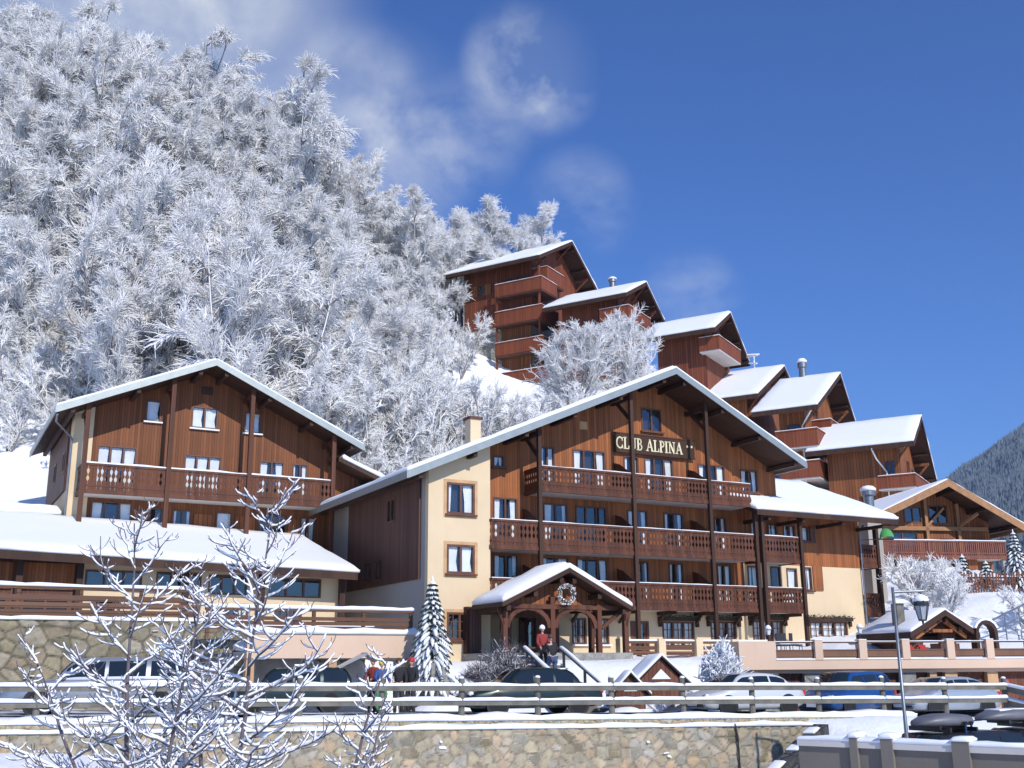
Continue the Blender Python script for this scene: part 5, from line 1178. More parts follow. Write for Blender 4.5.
car('white car with a snowy roof in front of the solid end of the terrace wall', put(7.75, 38.8), math.pi + R(25), 'white_car', 4.1, 1.74, 1.38, 'sedan', .0)
car('bright blue people carrier parked below the yellow wall', put(11.6, 40.0), math.pi + R(42), 'blue_car', 4.1, 1.74, 1.50, 'hatch', .0)
car('pale grey car with snow on its roof next to the blue people carrier', put(15.3, 40.9), math.pi + R(25), 'grey_car', 4.1, 1.74, 1.36, 'sedan', .0)
LZ = -2.97
ca = car('dark car with a long grey roof box behind the concrete wall', (9.75, 26.4, LZ), R(205), 'darkcar', 4.4, 1.76, 1.5, 'estate', 0, rack=True, group='cars in the lower car park')
cb = car('dark car with snowy roof box and bicycles on its tail at the lower right edge', (12.3, 27.6, LZ), R(200), 'darkcar', 4.4, 1.76, 1.52, 'estate', 0, rack=True, group='cars in the lower car park')
def roof_box(label, parent_loc, rz, mat, sc, snow=False):
    t = thing('roof_box', label, 'roof box', parent_loc, rz)
    q = MB(); st = [(-.82, .12, .6), (-.78, .24, .9), (-.4, .27, 1), (.1, .27, 1), (.5, .24, .9), (.85, .15, .62), (.98, .06, .3)]
    for x, h, w in st:
        pr = [(-.36 * w, .02), (-.40 * w, .10 * h / .27 + .03), (-.34 * w, h * .85), (-.2 * w, h), (.2 * w, h), (.34 * w, h * .85), (.40 * w, .10 * h / .27 + .03), (.36 * w, .02)]
        q.v += [(x * sc, a, b) for a, b in pr]
    for i in range(len(st) - 1):
        for k in range(8): a = i * 8 + k; b = i * 8 + (k + 1) % 8; q.f.append((a, b, b + 8, a + 8))
    q.f.append(tuple(range(8))[::-1]); q.f.append(tuple((len(st) - 1) * 8 + k for k in range(8)))
    sh = q.build('shell', M[mat], t, smooth=True)
    q = MB(); q.box(-.4, -.34, -.36, .36, -.06, .02).box(.3, .36, -.36, .36, -.06, .02).build('clamp', M['black'], t)
    if snow: MB().snow((-.5, -.25, .24), (.5, -.25, .22), (.5, .25, .22), (-.5, .25, .24), t=.04, cell=.2, over=.0, amp=.6).build('snow', M['snow'], t, smooth=True)
roof_box('grey pointed roof box on the left of the two cars behind the concrete wall', (9.75, 26.3, LZ + 1.61), R(200), 'boxgrey', .78)
roof_box('snow-dusted roof box on the car at the lower right edge', (11.75, 27.3, LZ + 1.68), R(200), 'boxgrey', .95, True)
def bicycle(label, loc, rz):
    t = thing('bicycle', label, 'bicycle', loc, rz, 'bicycles on the car rack')
    ring = lambda cx, r, n=20: [(cx + r * math.cos(2 * math.pi * k / n), 0, .33 + r * math.sin(2 * math.pi * k / n)) for k in range(n + 1)]
    for cx in (-.5, .5):
        w = MB().tube(ring(cx, .32), .025, 6).build('wheel', M['tyre'], t); sp = MB()
        for k in range(8): a = k * math.pi / 4; sp.tube([(cx, 0, .33), (cx + .3 * math.cos(a), 0, .33 + .3 * math.sin(a))], .004, 4)
        sp.build('spokes', M['galv'], w)
    f = MB().tube([(-.5, 0, .33), (-.05, 0, .33), (.38, 0, .78), (-.18, 0, .80), (-.5, 0, .33)], .018, 6).tube([(-.05, 0, .33), (-.2, 0, .92)], .018, 6).tube([(.5, 0, .33), (.36, 0, .95)], .018, 6); f.build('frame', M['blue_car'], t)
    MB().tube([(.34, -.25, .97), (.36, 0, .95), (.34, .25, .97)], .014, 6).build('handlebar', M['black'], t)
    MB().box(-.32, -.08, -.06, .06, .92, .97).build('saddle', M['black'], t, bevel=.02)
bicycle('bicycle strapped nearest the viewer on the rack of the right-hand dark car', (10.25, 26.2, LZ + .75), R(70))
bicycle('second bicycle strapped behind the first on the car rack', (10.45, 26.35, LZ + .75), R(70))

# ------------------------------------------------------------------ people
skin_m = mat_plain('skin', (.55, .33, .24), .6, var=.06, bmp=0); jeans = mat_plain('jeans', (.05, .08, .17), .85, var=.3, nscale=8); coat = mat_plain('black_cloth', (.02, .02, .024), .85); hair_m = mat_plain('brown_hair', (.08, .05, .03), .8)
blue_c = mat_plain('blue_cloth', (.04, .12, .5), .8); green_c = mat_plain('green_cloth', (.05, .35, .12), .8); yel = mat_plain('yellow_shell', (.7, .55, .05), .4); darkr = mat_plain('dark_trousers', (.03, .03, .04), .85)
def skin_obj(name, V, E, Rr, mat, parent, extra=None, root=0):
    me = bpy.data.meshes.new(name); bm = bmesh.new(); lay = bm.verts.layers.skin.verify()
    vs = [bm.verts.new(v) for v in V]
    for v, r in zip(vs, Rr): v[lay].radius = r if isinstance(r, tuple) else (r, r)
    vs[root][lay].use_root = True
    for a, b in E: bm.edges.new((vs[a], vs[b]))
    bm.to_mesh(me); bm.free()
    o = bpy.data.objects.new(name, me); col.objects.link(o)
    m = o.modifiers.new('s', 'SKIN'); m.use_smooth_shade = True; m2 = o.modifiers.new('d', 'SUBSURF'); m2.levels = 1; m2.render_levels = 1
    dg = bpy.context.evaluated_depsgraph_get(); ev = o.evaluated_get(dg); nm = bpy.data.meshes.new_from_object(ev)
    o.modifiers.clear(); o.data = nm; bpy.data.meshes.remove(me)
    if extra:
        bm = bmesh.new(); bm.from_mesh(nm)
        tmp = bpy.data.meshes.new('t'); tmp.from_pydata(extra.v, [], extra.f); bm.from_mesh(tmp); bm.to_mesh(nm); bm.free(); bpy.data.meshes.remove(tmp)
    nm.materials.clear(); nm.materials.append(mat); nm.polygons.foreach_set('use_smooth', [True] * len(nm.polygons)); o.parent = parent; return o
def person(label, loc, rz, top, legs, head='hair', hat=None, stride=.0, arm=(.0, .0), s=1.0, lean=0.0, group=None):
    """facing +y before rotation"""
    t = thing('person', label, 'person', loc, rz, group)
    ln = lean
    J = dict(pel=(0, 0, .95), sp=(0, ln * .3, 1.15), ch=(0, ln * .7, 1.35), nk=(0, ln * .95, 1.50), hd=(0, ln * 1.05, 1.56),
             lh=(-.10, 0, .90), lk=(-.11, .10 + stride, .50 + abs(stride) * .4), la=(-.11, .02 + stride * .7, .09 + max(stride, 0) * .55), lt=(-.12, .17 + stride * .7, .05 + max(stride, 0) * .55),
             rh=(.10, 0, .90), rk=(.11, .05 - stride * .3, .49), ra=(.11, -.03 - stride * .9, .09), rt=(.12, .12 - stride * .9, .05),
             ls=(-.19, ln * .85, 1.42), le=(-.25, ln * .7 + arm[0] * .6, 1.14 + arm[0] * .15), lw=(-.23, ln * .7 + .10 + arm[0] * 1.5, .93 + arm[0] * .9),
             rs=(.19, ln * .85, 1.42), re=(.25, ln * .7 + arm[1] * .6, 1.14 + arm[1] * .15), rw=(.23, ln * .7 + .10 + arm[1] * 1.5, .93 + arm[1] * .9))
    ks = list(J); ix = {k: i for i, k in enumerate(ks)}; V = [tuple(c * s for c in J[k]) for k in ks]
    rad = dict(pel=(.14, .10), sp=(.12, .09), ch=(.15, .10), nk=.05, hd=.055, lh=.085, rh=.085, lk=.055, rk=.055, la=.038, ra=.038, lt=.035, rt=.035, ls=.055, rs=.055, le=.04, re=.04, lw=.026, rw=.026)
    E = [('pel', 'sp'), ('sp', 'ch'), ('ch', 'nk'), ('nk', 'hd'), ('pel', 'lh'), ('lh', 'lk'), ('lk', 'la'), ('la', 'lt'), ('pel', 'rh'), ('rh', 'rk'), ('rk', 'ra'), ('ra', 'rt'), ('ch', 'ls'), ('ls', 'le'), ('le', 'lw'), ('ch', 'rs'), ('rs', 're'), ('re', 'rw')]
    ex = MB(); hx, hy, hz_ = 0, ln * 1.1 * s, 1.66 * s
    n, mm = 14, 10; base = len(ex.v)
    for j in range(mm + 1):
        th = math.pi * j / mm
        for i in range(n):
            ph = 2 * math.pi * i / n; x = .075 * math.sin(th) * math.cos(ph); y = .092 * math.sin(th) * math.sin(ph); z = .115 * math.cos(th)
            if z < 0: x *= 1 + z * 2.2; y *= 1 + z * .8
            if math.sin(ph) > .9 and -.03 < z < .01: y += .022       # nose
            if math.sin(ph) > .8 and .005 < z < .04: y -= .008       # eye hollows
            ex.v.append((hx + x * s, hy + y * s, hz_ + z * s))
    ex.f += [(base + j * n + i, base + j * n + (i + 1) % n, base + (j + 1) * n + (i + 1) % n, base + (j + 1) * n + i) for j in range(mm) for i in range(n)]
    for sx in (-1, 1): ex.lathe([(.005, -.03), (.02, -.01), (.02, .015), (.006, .03)], (sx * .078 * s, hy, hz_), 6)
    for w in ('lw', 'rw'):      # palm, four fingers and a thumb
        x, y, z = [c * s for c in J[w]]; sg = -1 if w == 'lw' else 1
        ex.tube([(x, y, z + .01), (x, y + .02, z - .05), (x, y + .03, z - .09)], [.026, .034, .030], 8)
        for k, l in enumerate((.062, .072, .068, .052)):
            fx = x; fy = y + .03 + (1.5 - k) * .017; ex.tube([(fx, fy, z - .085), (fx - sg * .006, fy + .004, z - .085 - l * .55), (fx - sg * .02, fy + .006, z - .085 - l)], [.0095, .0085, .006], 6)
        ex.tube([(x, y + .04, z - .03), (x - sg * .012, y + .066, z - .065), (x - sg * .018, y + .07, z - .095)], [.011, .010, .007], 6)
    skin_obj('body', V, [(ix[a], ix[b]) for a, b in E], [rad[k] for k in ks], skin_m, t, ex)
    def sub(name, keys, edges, rr, mat):
        kk = list(keys); VV = [tuple(c * s for c in J[k]) for k in kk]; i2 = {k: i for i, k in enumerate(kk)}
        skin_obj(name, VV, [(i2[a], i2[b]) for a, b in edges], [rr[k] for k in kk], mat, t)
    rj = dict(rad); rj.update(pel=(.175, .135), sp=(.165, .13), ch=(.19, .14), nk=.075, ls=.085, rs=.085, le=.065, re=.065, lw=.05, rw=.05)
    sub('jacket', ['pel', 'sp', 'ch', 'nk', 'ls', 'le', 'lw', 'rs', 're', 'rw'], [e for e in E if all(k in ('pel', 'sp', 'ch', 'nk', 'ls', 'le', 'lw', 'rs', 're', 'rw') for k in e)], rj, top)
    rt_ = dict(rad); rt_.update(pel=(.155, .125), lh=.11, rh=.11, lk=.08, rk=.08, la=.062, ra=.062)
    sub('trousers', ['pel', 'lh', 'lk', 'la', 'rh', 'rk', 'ra'], [e for e in E if all(k in ('pel', 'lh', 'lk', 'la', 'rh', 'rk', 'ra') for k in e)], rt_, legs)
    b = MB()
    for a_, t_ in (('la', 'lt'), ('ra', 'rt')):
        A, T = [tuple(c * s for c in J[k]) for k in (a_, t_)]; b.tube([(A[0], A[1], A[2] + .08), (A[0], A[1] - .01, A[2] - .01), (T[0], T[1] - .06, T[2]), (T[0], T[1] + .05, T[2] - .005)], [.06, .062, .05, .035], 10)
    b.build('boot', M['black'], t, smooth=True)
    h = MB(); r0 = .098 * s
    cz = hz_ + .012
    prof = [(r0 * .98, cz - .03), (r0 * 1.05, cz + .01), (r0 * .98, cz + .06), (r0 * .7, cz + .105), (.01, cz + .128)] if hat is None else [(r0 * 1.12, cz + .0), (r0 * 1.18, cz + .035), (r0 * 1.05, cz + .09), (r0 * .7, cz + .14), (.01, cz + .165)]
    h.lathe(prof, (hx, hy - .012, 0), 14); h.build('hair' if hat is None else 'hat', hair_m if hat is None else hat, t, smooth=True)
    return t
def onstep(u, v):
    k = max(0, math.ceil((-v - 4.61) / .36)); return MW(u, v, .02 - k * .165)
dullred = mat_plain('dull_red_cloth', (.28, .04, .035), .8); dullblue = mat_plain('dull_blue_cloth', (.03, .08, .25), .8)
person('person in black jacket and blue jeans climbing the entrance steps', onstep(1.95, -6.9), ANG, coat, jeans, stride=.16, arm=(.25, .1), lean=.1)
person('person in red jacket and fluffy white hat at the top of the entrance steps', onstep(2.0, -6.1), ANG + math.pi, dullred, darkr, hat=M['frost'], arm=(.1, .1))
gp = lambda x, y: (x, y, lotz(x, y))
person('person in red jacket beside the raised tailgate', gp(-4.75, 38.2), R(150), dullred, darkr, hat=M['black'], arm=(.2, .1))
person('child in yellow helmet with blue and green ski clothes', gp(-4.35, 37.3), R(200), dullblue, green_c, hat=yel, s=.93, arm=(.15, .2))
person('bare-headed person in black standing left of the snowy spruce', gp(-3.85, 37.9), R(190), coat, darkr, arm=(.05, .2))
person('person in black with red-banded hat standing closest to the snowy spruce', gp(-3.45, 38.1), R(160), coat, darkr, hat=M['red_p'], arm=(.1, .0))
sk = thing('pair_of_skis', 'pair of white skis held upright between the child and the people in black', 'skis', (-4.05, 37.2, lotz(-4.05, 37.2)))
for dx in (-.03, .03): MB().beam((dx, 0, 0), (dx, .08, 1.5), .012 * 5, .02, (0, 1, 0)).beam((dx, .08, 1.5), (dx, .16, 1.62), .06, .015, (0, 1, 0)).build('ski', M['white_p'], sk)

# ------------------------------------------------------------------ trees
def prisms(segs, k=3):
    """segs array rows p0(3) p1(3) r0 r1 -> open k-sided tubes"""
    S = np.asarray(segs, float); p0, p1, r0, r1 = S[:, :3], S[:, 3:6], S[:, 6], S[:, 7]
    d = p1 - p0; d /= np.linalg.norm(d, axis=1)[:, None] + 1e-9
    ref = np.where(np.abs(d[:, 2:3]) > .9, np.array([[1., 0, 0]]), np.array([[0, 0, 1.]]))
    u = np.cross(d, ref); u /= np.linalg.norm(u, axis=1)[:, None]; w = np.cross(d, u)
    rings = []
    for p, r in ((p0, r0), (p1, r1)):
        for j in range(k):
            a = 2 * math.pi * j / k + .5; rings.append(p + (u * math.cos(a) + w * math.sin(a)) * r[:, None])
    V = np.stack(rings, 1).reshape(-1, 3); n = len(S)
    b = (np.arange(n) * 2 * k)[:, None]
    F = np.concatenate([b + np.array([[j, (j + 1) % k, k + (j + 1) % k, k + j]]) for j in range(k)], 0)
    return V, F
def np_mesh(name, V, F, mat):
    me = bpy.data.meshes.new(name); me.vertices.add(len(V)); me.vertices.foreach_set('co', V.astype(np.float32).ravel())
    me.loops.add(F.size); me.loops.foreach_set('vertex_index', F.astype(np.int32).ravel())
    me.polygons.add(len(F)); me.polygons.foreach_set('loop_start', np.arange(len(F), dtype=np.int32) * F.shape[1]); me.update(calc_edges=True); me.validate(); me.materials.append(mat)
    return me
def poly2segs(P, r0, r1):
    P = np.asarray(P); n = len(P) - 1; rr = np.linspace(r0, r1, n + 1)
    return [np.r_[P[i], P[i + 1], rr[i], rr[i + 1]] for i in range(n)]
def frost_tree(seed, H=12, rad=3.2, stems=2, limbs=9, brs=8, tws=20, lean=.12, tw=.03, base=.18, up=.75, droop=.25, spread=.3):
    g = np.random.default_rng(seed); dark = []; frost = []
    for s in range(stems):
        az = g.uniform(0, 2 * math.pi); off = np.array([math.cos(az), math.sin(az), 0]) * spread
        h = H * g.uniform(.82, 1); T = [off * .6]; d = np.array([math.cos(az) * lean, math.sin(az) * lean, 1])
        for i in range(8): d = d + np.r_[g.normal(0, .07, 2), 0]; T.append(T[-1] + d / np.linalg.norm(d) * h / 8)
        T = np.array(T); dark += poly2segs(T, .13 * H / 12, .02); frost += poly2segs(T[5:] + [0.02, -.02, 0], .045, .03)
        for l in range(limbs):
            t = base + (1 - base) * (l + g.random()) / limbs; f = t * 8; i = min(int(f), 7); p = T[i] + (T[i + 1] - T[i]) * (f - i)
            az2 = g.uniform(0, 2 * math.pi); prof = math.sin(math.pi * min(1, (t - base) / (1 - base) * .78 + .22)) ** .7
            Ln = rad * prof * g.uniform(.75, 1.2) + .5; el = up * g.uniform(.6, 1.3)
            dd = np.array([math.cos(az2) * math.cos(el), math.sin(az2) * math.cos(el), math.sin(el)]); P = [p]
            for k in range(6): dd = dd + g.normal(0, .12, 3) + np.array([0, 0, .06 - droop * .12 * k * k / 4]); dd /= np.linalg.norm(dd); P.append(P[-1] + dd * Ln / 6)
            P = np.array(P); dark += poly2segs(P[:4], .05 * H / 12, .03); frost += poly2segs(P + [0, 0, .025], .045, .03)
            for b in range(brs):
                t2 = .15 + .85 * (b + g.random()) / brs; f2 = t2 * 6; k = min(int(f2), 5); q = P[k] + (P[k + 1] - P[k]) * (f2 - k)
                bd = (P[k + 1] - P[k]) / (Ln / 6) * .9 + g.normal(0, .42, 3) + [0, 0, .2]; bd /= np.linalg.norm(bd); bl = Ln * g.uniform(.22, .5) * (1.15 - .4 * t2)
                Q = [q]; e = bd.copy()
                for k2 in range(3): e = e + g.normal(0, .12, 3) - [0, 0, droop * .3 * k2]; e /= np.linalg.norm(e); Q.append(Q[-1] + e * bl / 3)
                Q = np.array(Q); frost += poly2segs(Q, .04, .025)
                m = tws; tt = g.uniform(.1, 1, m) * 3; kk = np.minimum(tt.astype(int), 2); st = Q[kk] + (Q[kk + 1] - Q[kk]) * (tt - kk)[:, None]
                td = (Q[kk + 1] - Q[kk]) / (bl / 3) * 1.0 + g.normal(0, .44, (m, 3)) + [0, 0, .06]; td /= np.linalg.norm(td, axis=1)[:, None]
                tl = g.uniform(.3, .95, m)[:, None] * (H / 12) ** .5
                mid = st + td * tl * .5; td2 = td + g.normal(0, .25, (m, 3)) - [0, 0, droop]; td2 /= np.linalg.norm(td2, axis=1)[:, None]; en = mid + td2 * tl * .5
                r = np.full((m, 1), tw)
                frost.append(np.c_[st, mid, r, r * .9]); frost.append(np.c_[mid, en, r * .9, r * .5])
    fr = np.concatenate([np.atleast_2d(x) for x in frost]); dk = np.concatenate([np.atleast_2d(x) for x in dark])
    return prisms(dk, 5), prisms(fr, 3)
def make_tree_meshes(nm, seed, **kw):
    (dv, df), (fv, ff_) = frost_tree(seed, **kw); return np_mesh(nm + '_trunk', dv, df, M['bark']), np_mesh(nm + '_crown', fv, ff_, M['thinfrost' if nm == 'frosted' and seed % 4 == 0 else 'frost'])
def place_tree(meshes, loc, rz, s, name, label, cat='tree', group=None):
    t = thing(name, label, cat, loc, rz, group); t.scale = (s, s, s * random.uniform(.9, 1.1))
    a = bpy.data.objects.new('trunk', meshes[0]); b = bpy.data.objects.new('crown', meshes[1])
    for o in (a, b): col.objects.link(o); o.parent = t
    return t
variants = [make_tree_meshes('frosted', 100 + i, H=12 + (i % 3), rad=2.6 + .5 * (i % 3), stems=1 + (i % 3), limbs=[18, 11, 8][i % 3], brs=10, tws=38, tw=[.025, .023, .028][i % 3], droop=[.15, .4, .6, .3][i % 4], up=[1.0, .8, .9][i % 3]) for i in range(10)]
def hill_ok(x, y):
    # keep clear of the chalets and the open strip of snow below them
    if x > -6.5 and y < 103: return False
    if x / y > .03 or (x / y > -.105 and y < 99): return False
    return True
rn = random.Random(21); pts = []
cp, sp = None, None
for k in range(30000):
    x = rn.uniform(-88, 16); y = rn.uniform(63, 126)
    u = x / y
    if u < -.56 or u > .1: continue
    if not hill_ok(x, y): continue
    if y < 62 + 10 * max(0, min(1, (-x - 22) / 8)): continue     # open slope at left above the chalet
    if x > -9 and y < 75: continue
    # crest of the wood
    if y > np.interp(x, [-70, -45, -22, -8, 16], [118, 119, 114, 112, 112]): continue
    if any((x - a) ** 2 + (y - b) ** 2 < 3.7 ** 2 for a, b in pts): continue
    pts.append((x, y))
pts.sort(key=lambda p: p[1]); print('forest trees', len(pts))
if len(pts) > 290: pts = pts[:290] if False else rn.sample(pts, 290)
for x, y in pts:
    place_tree(variants[rn.randrange(10)], (x, y, gz(x, y) - .3), rn.uniform(0, 6.28), (rn.uniform(1.0, 1.5) if x / y < -.19 else (rn.uniform(.75, 1.0) if x / y < -.06 else rn.uniform(1.0, 1.2))), 'frosted_tree', 'bare tree covered in white hoar frost in the wood on the steep slope', 'tree', 'frosted trees in the wood on the slope')
# broad shrubs between the two lower chalets
shr = [make_tree_meshes('frosted_shrub', 300 + i, H=7, rad=2.6, stems=7, limbs=4, brs=7, tws=18, tw=.026, lean=.42, base=.1, up=1.1, droop=.15, spread=.5) for i in range(3)]
for i, (x, y, s) in enumerate([(-9.5, 66, 1.05), (-6, 69, 1.1), (-2.5, 72, .95), (-12.5, 64, .9), (-7.5, 63, .75), (-4.2, 66, .8), (-15.5, 66, .9), (-1, 68, .7), (-10, 71, 1.1), (-13.5, 69, 1.0), (.5, 74, .75), (-18.5, 66, .9), (-22, 68, .9), (-4.5, 76, 1.0), (-8, 78, 1.05)]):
    place_tree(shr[i % 3], (x, y, gz(x, y) - .2), i * 1.3, s, 'frosted_shrub', 'many-stemmed shrub white with frost on the slope between the left chalet and the hotel roof', 'shrub', 'frosted shrubs behind the hotel roof')
for i, (x, y, s) in enumerate([(-28, 67, .6), (-31, 66, .6), (-26, 65, .55), (-34, 68, .8), (-30, 70, .9), (-37, 68, .8), (-24, 65.5, .6), (-33, 71, .9), (-27, 70, .8), (-38, 71, .9), (-36, 65.5, .5)]):
    place_tree(shr[(i + 1) % 3], (x, y, gz(x, y) - .2), i * 2.1, s, 'frosted_shrub', 'low shrub white with frost on the open slope at far left', 'shrub', 'low frosted shrubs on the open slope')
us = []
for k in range(4000):
    x = rn.uniform(-80, 5); y = rn.uniform(66, 108)
    if x / y < -.56 or (x > -4.2 and y > 73) or y < 62 + 14 * max(0, min(1, (-x - 24) / 8)): continue
    if any((x - a) ** 2 + (y - b) ** 2 < 4.2 ** 2 for a, b in us): continue
    us.append((x, y))
us = rn.sample(us, min(110, len(us)))
for x, y in us: place_tree(shr[rn.randrange(3)], (x, y, gz(x, y) - .2), rn.uniform(0, 6), rn.uniform(.6, 1.0), 'frosted_shrub', 'shrub white with hoar frost under the trees of the steep wood', 'shrub', 'frosted undergrowth in the wood on the slope')
for i, (x, y, s) in enumerate([(-5.6, 77, .6), (-4.9, 73, .6), (-2.0, 78, .5), (-3.2, 81, .5), (-1.2, 83, .45), (0.2, 79, .5), (-2.6, 86, .5), (-8.0, 80, .8), (-8.8, 86, .8), (-7.2, 74, .8), (-9.6, 92, .9)]):
    place_tree(shr[i % 3], (x, y, gz(x, y) - .2), i * 1.7, s, 'frosted_shrub', 'frosted shrub on the snow just left of and below the topmost hill chalet', 'shrub', 'frosted shrubs below the topmost hill chalet')
mt = [make_tree_meshes('frosted_rowan', 400 + i, H=8, rad=2.9, stems=5, limbs=10, brs=8, tws=20, tw=.019, lean=.22, base=.12, up=.95, droop=.1, spread=.25) for i in range(2)]
place_tree(mt[0], (4.1, 74, 15.9), .4, .93, 'frosted_tree', 'large spreading frosted tree in front of the topmost hill chalet')
place_tree(mt[1], (7.9, 74.5, 16.2), 2.0, .82, 'frosted_tree', 'smaller rounded frosted tree right of the spreading one, above the hotel ridge')
for o in bpy.data.objects:
    if o.get('label', '').startswith(('large spreading', 'smaller rounded')): o['category'] = 'tree'
bs3 = [make_tree_meshes('frosted_bush', 500 + i, H=3, rad=1.1, stems=9, limbs=4, brs=5, tws=12, tw=.017, lean=.5, base=.1, up=.9, droop=.1, spread=.3) for i in range(2)]
place_tree(bs3[0], (21.2, 58.0, gz(21.2, 58.0)), 0, 1.05, 'frosted_bush', 'tall frosted bush right of the hotel gallery, below the wide gable chalet', 'bush')
place_tree(bs3[1], (21.4, 56.5, gz(21.4, 56.5)), 0, .8, 'frosted_bush', 'low frosted bush at the foot of the snow slope near the timber arch', 'bush')
place_tree(bs3[1], (25.4, 55.2, gz(25.4, 55.2) - .2), 1, .7, 'frosted_bush', 'frosted bush by the metal handrail at the right edge', 'bush')
place_tree(bs3[0], (5.9, 41.6, gz(5.9, 41.6) - .1), 1, .42, 'frosted_bush', 'thin frosted bush on the bank beside the entrance snow mound', 'bush')

def dome_bush(label, loc, r, h, seed, snowy=True, n=150):
    t = thing('bush', label, 'bush', loc); g = np.random.default_rng(seed); tw, sn = [], []
    for i in range(n):
        az = g.uniform(0, 2 * math.pi); el = math.acos(g.uniform(0, 1)) ; tgt = np.array([r * math.sin(el) * math.cos(az), r * math.sin(el) * math.sin(az), h * (math.cos(el) * .9 + .1)]) * g.uniform(.8, 1.08)
        b = np.array([g.normal(0, r * .15), g.normal(0, r * .15), 0]); P = [b + (tgt - b) * k / 4 + [0, 0, math.sin(math.pi * k / 4) * .12 * h] + g.normal(0, .02, 3) for k in range(5)]
        tw += poly2segs(P, .014, .006)
        if snowy: sn += poly2segs(np.array(P[2:]) + [0, 0, .03], .032, .045)
        for k in range(5):
            q = P[2 + k % 3]; e = q + g.normal(0, .12, 3) + [0, 0, .08]; tw.append(np.r_[q, e, .006, .004])
            if snowy: sn.append(np.r_[q + [0, 0, .015], e + [0, 0, .015], .016, .02])
            elif k < 2: sn.append(np.r_[q + [0, 0, .01], e + [0, 0, .01], .006, .008])
    for nm, sg, mt_ in (('twigs', tw, M['bark_b']), ('snow', sn, M['snow'])):
        V, F = prisms(np.array(sg), 4); o = bpy.data.objects.new(nm, np_mesh(nm, V, F, mt_)); col.objects.link(o); o.parent = t
dome_bush('round bush plastered with snow beside the solid end of the terrace wall', (7.5, 41.0, -.95), .85, 1.75, 1, True, 210)
dome_bush('bare brown bush left of the entrance steps', (-.35, 42.2, gz(-.35, 42.2) - .15), 1.2, 1.9, 2, False, 300)
dome_bush('low bare brown bush on the bank behind the play houses', (4.9, 42.6, gz(4.9, 42.6) - .15), .8, .9, 7, False, 120)
dome_bush('small brown bush between the spruce and the bare bush', (-1.4, 42.6, gz(-1.4, 42.6) - .15), .6, .7, 3, False, 90)

def spruce(label, loc, H, seed, r=.95):
    t = thing('snowy_spruce', label, 'tree', loc); g = np.random.default_rng(seed)
    MB().tube([(0, 0, -.2), (0, 0, H)], [.06, .012], 7).build('trunk', M['bark'], t)
    nv, nf, sn = [], [], MB(); z = H * .06; segs = []; W = max(8, int(H / .17))
    for w in range(W):
        f = w / (W - 1); z = H * (.05 + .91 * f); L_ = r * (1 - f) ** .85 + .07; n = int(11 - 5 * f)
        for k in range(n):
            az = 2 * math.pi * (k + g.random() * .8) / n; l = L_ * g.uniform(.75, 1.12); dx = np.array([math.cos(az), math.sin(az), 0]); side = np.array([-dx[1], dx[0], 0])
            P = [np.array([0, 0, z]) + dx * l * tt + [0, 0, l * (.10 * tt - .62 * tt * tt)] for tt in (0, .3, .55, .8, 1)]
            for tt in np.linspace(.12, 1, 9):
                i = min(int(tt * 4), 3); c = P[i] + (P[i + 1] - P[i]) * (tt * 4 - i)
                for sgn in (-1, 1):
                    e = c + side * sgn * (.19 * (1.05 - tt) + .05) + dx * .09 + [0, 0, -.07 - g.random() * .05]; b = len(nv); nv += [c, c + dx * .055, e, c - [0, 0, .05]]; nf += [(b, b + 1, b + 2), (b, b + 2, b + 3)]
            a0 = g.uniform(.1, .3)
            pts_ = [P[0] + (P[1] - P[0]) * a0 * 2, P[1], P[2], P[3], P[4]]; pts_ = [p + [0, 0, .03] + g.normal(0, .01, 3) for p in pts_]
            rr = np.array([.03, .075, .095, .085, .04]) * g.uniform(.6, 1.15) * (.6 + .5 * (1 - f))
            sn.tube(pts_, list(rr), 6)
            for tt in (.45, .7, .9):
                i = min(int(tt * 4), 3); c = P[i]
                for sgn in (-1, 1):
                    if g.random() < .7: e = c + side * sgn * .15 * (1.2 - tt) + dx * .06 + [0, 0, -.04]; sn.tube([c + [0, 0, .02], (c + e) / 2 + [0, 0, .03], e], [.02, .034, .012], 5)
    m = MB(); m.v = [tuple(v) for v in nv]; m.f = nf; m.build('needles', M['needle'], t, recalc=False)
    sn.tube([(0, 0, H * .93), (0, 0, H * 1.0), (0, 0, H * 1.03)], [.05, .035, .01], 6); sn.build('snow', M['snow'], t, smooth=True)
spruce('small snow-laden spruce standing at the corner of the yellow wall', (-3.02, 41.6, -.75), 4.0, 1, 1.0)
spruce('snow-laden spruce at the right edge below the wide gable chalet, tallest of three', (28.3, 62.5, 3.6), 3.7, 2, 1.1)
spruce('snowy spruce top left of the tallest one by the picket fence', (25.4, 62.8, 3.4), 2.6, 3, 1.0)
spruce('snowy spruce between the other two by the picket fence', (26.6, 62.6, 3.3), 2.3, 4, 1.0)

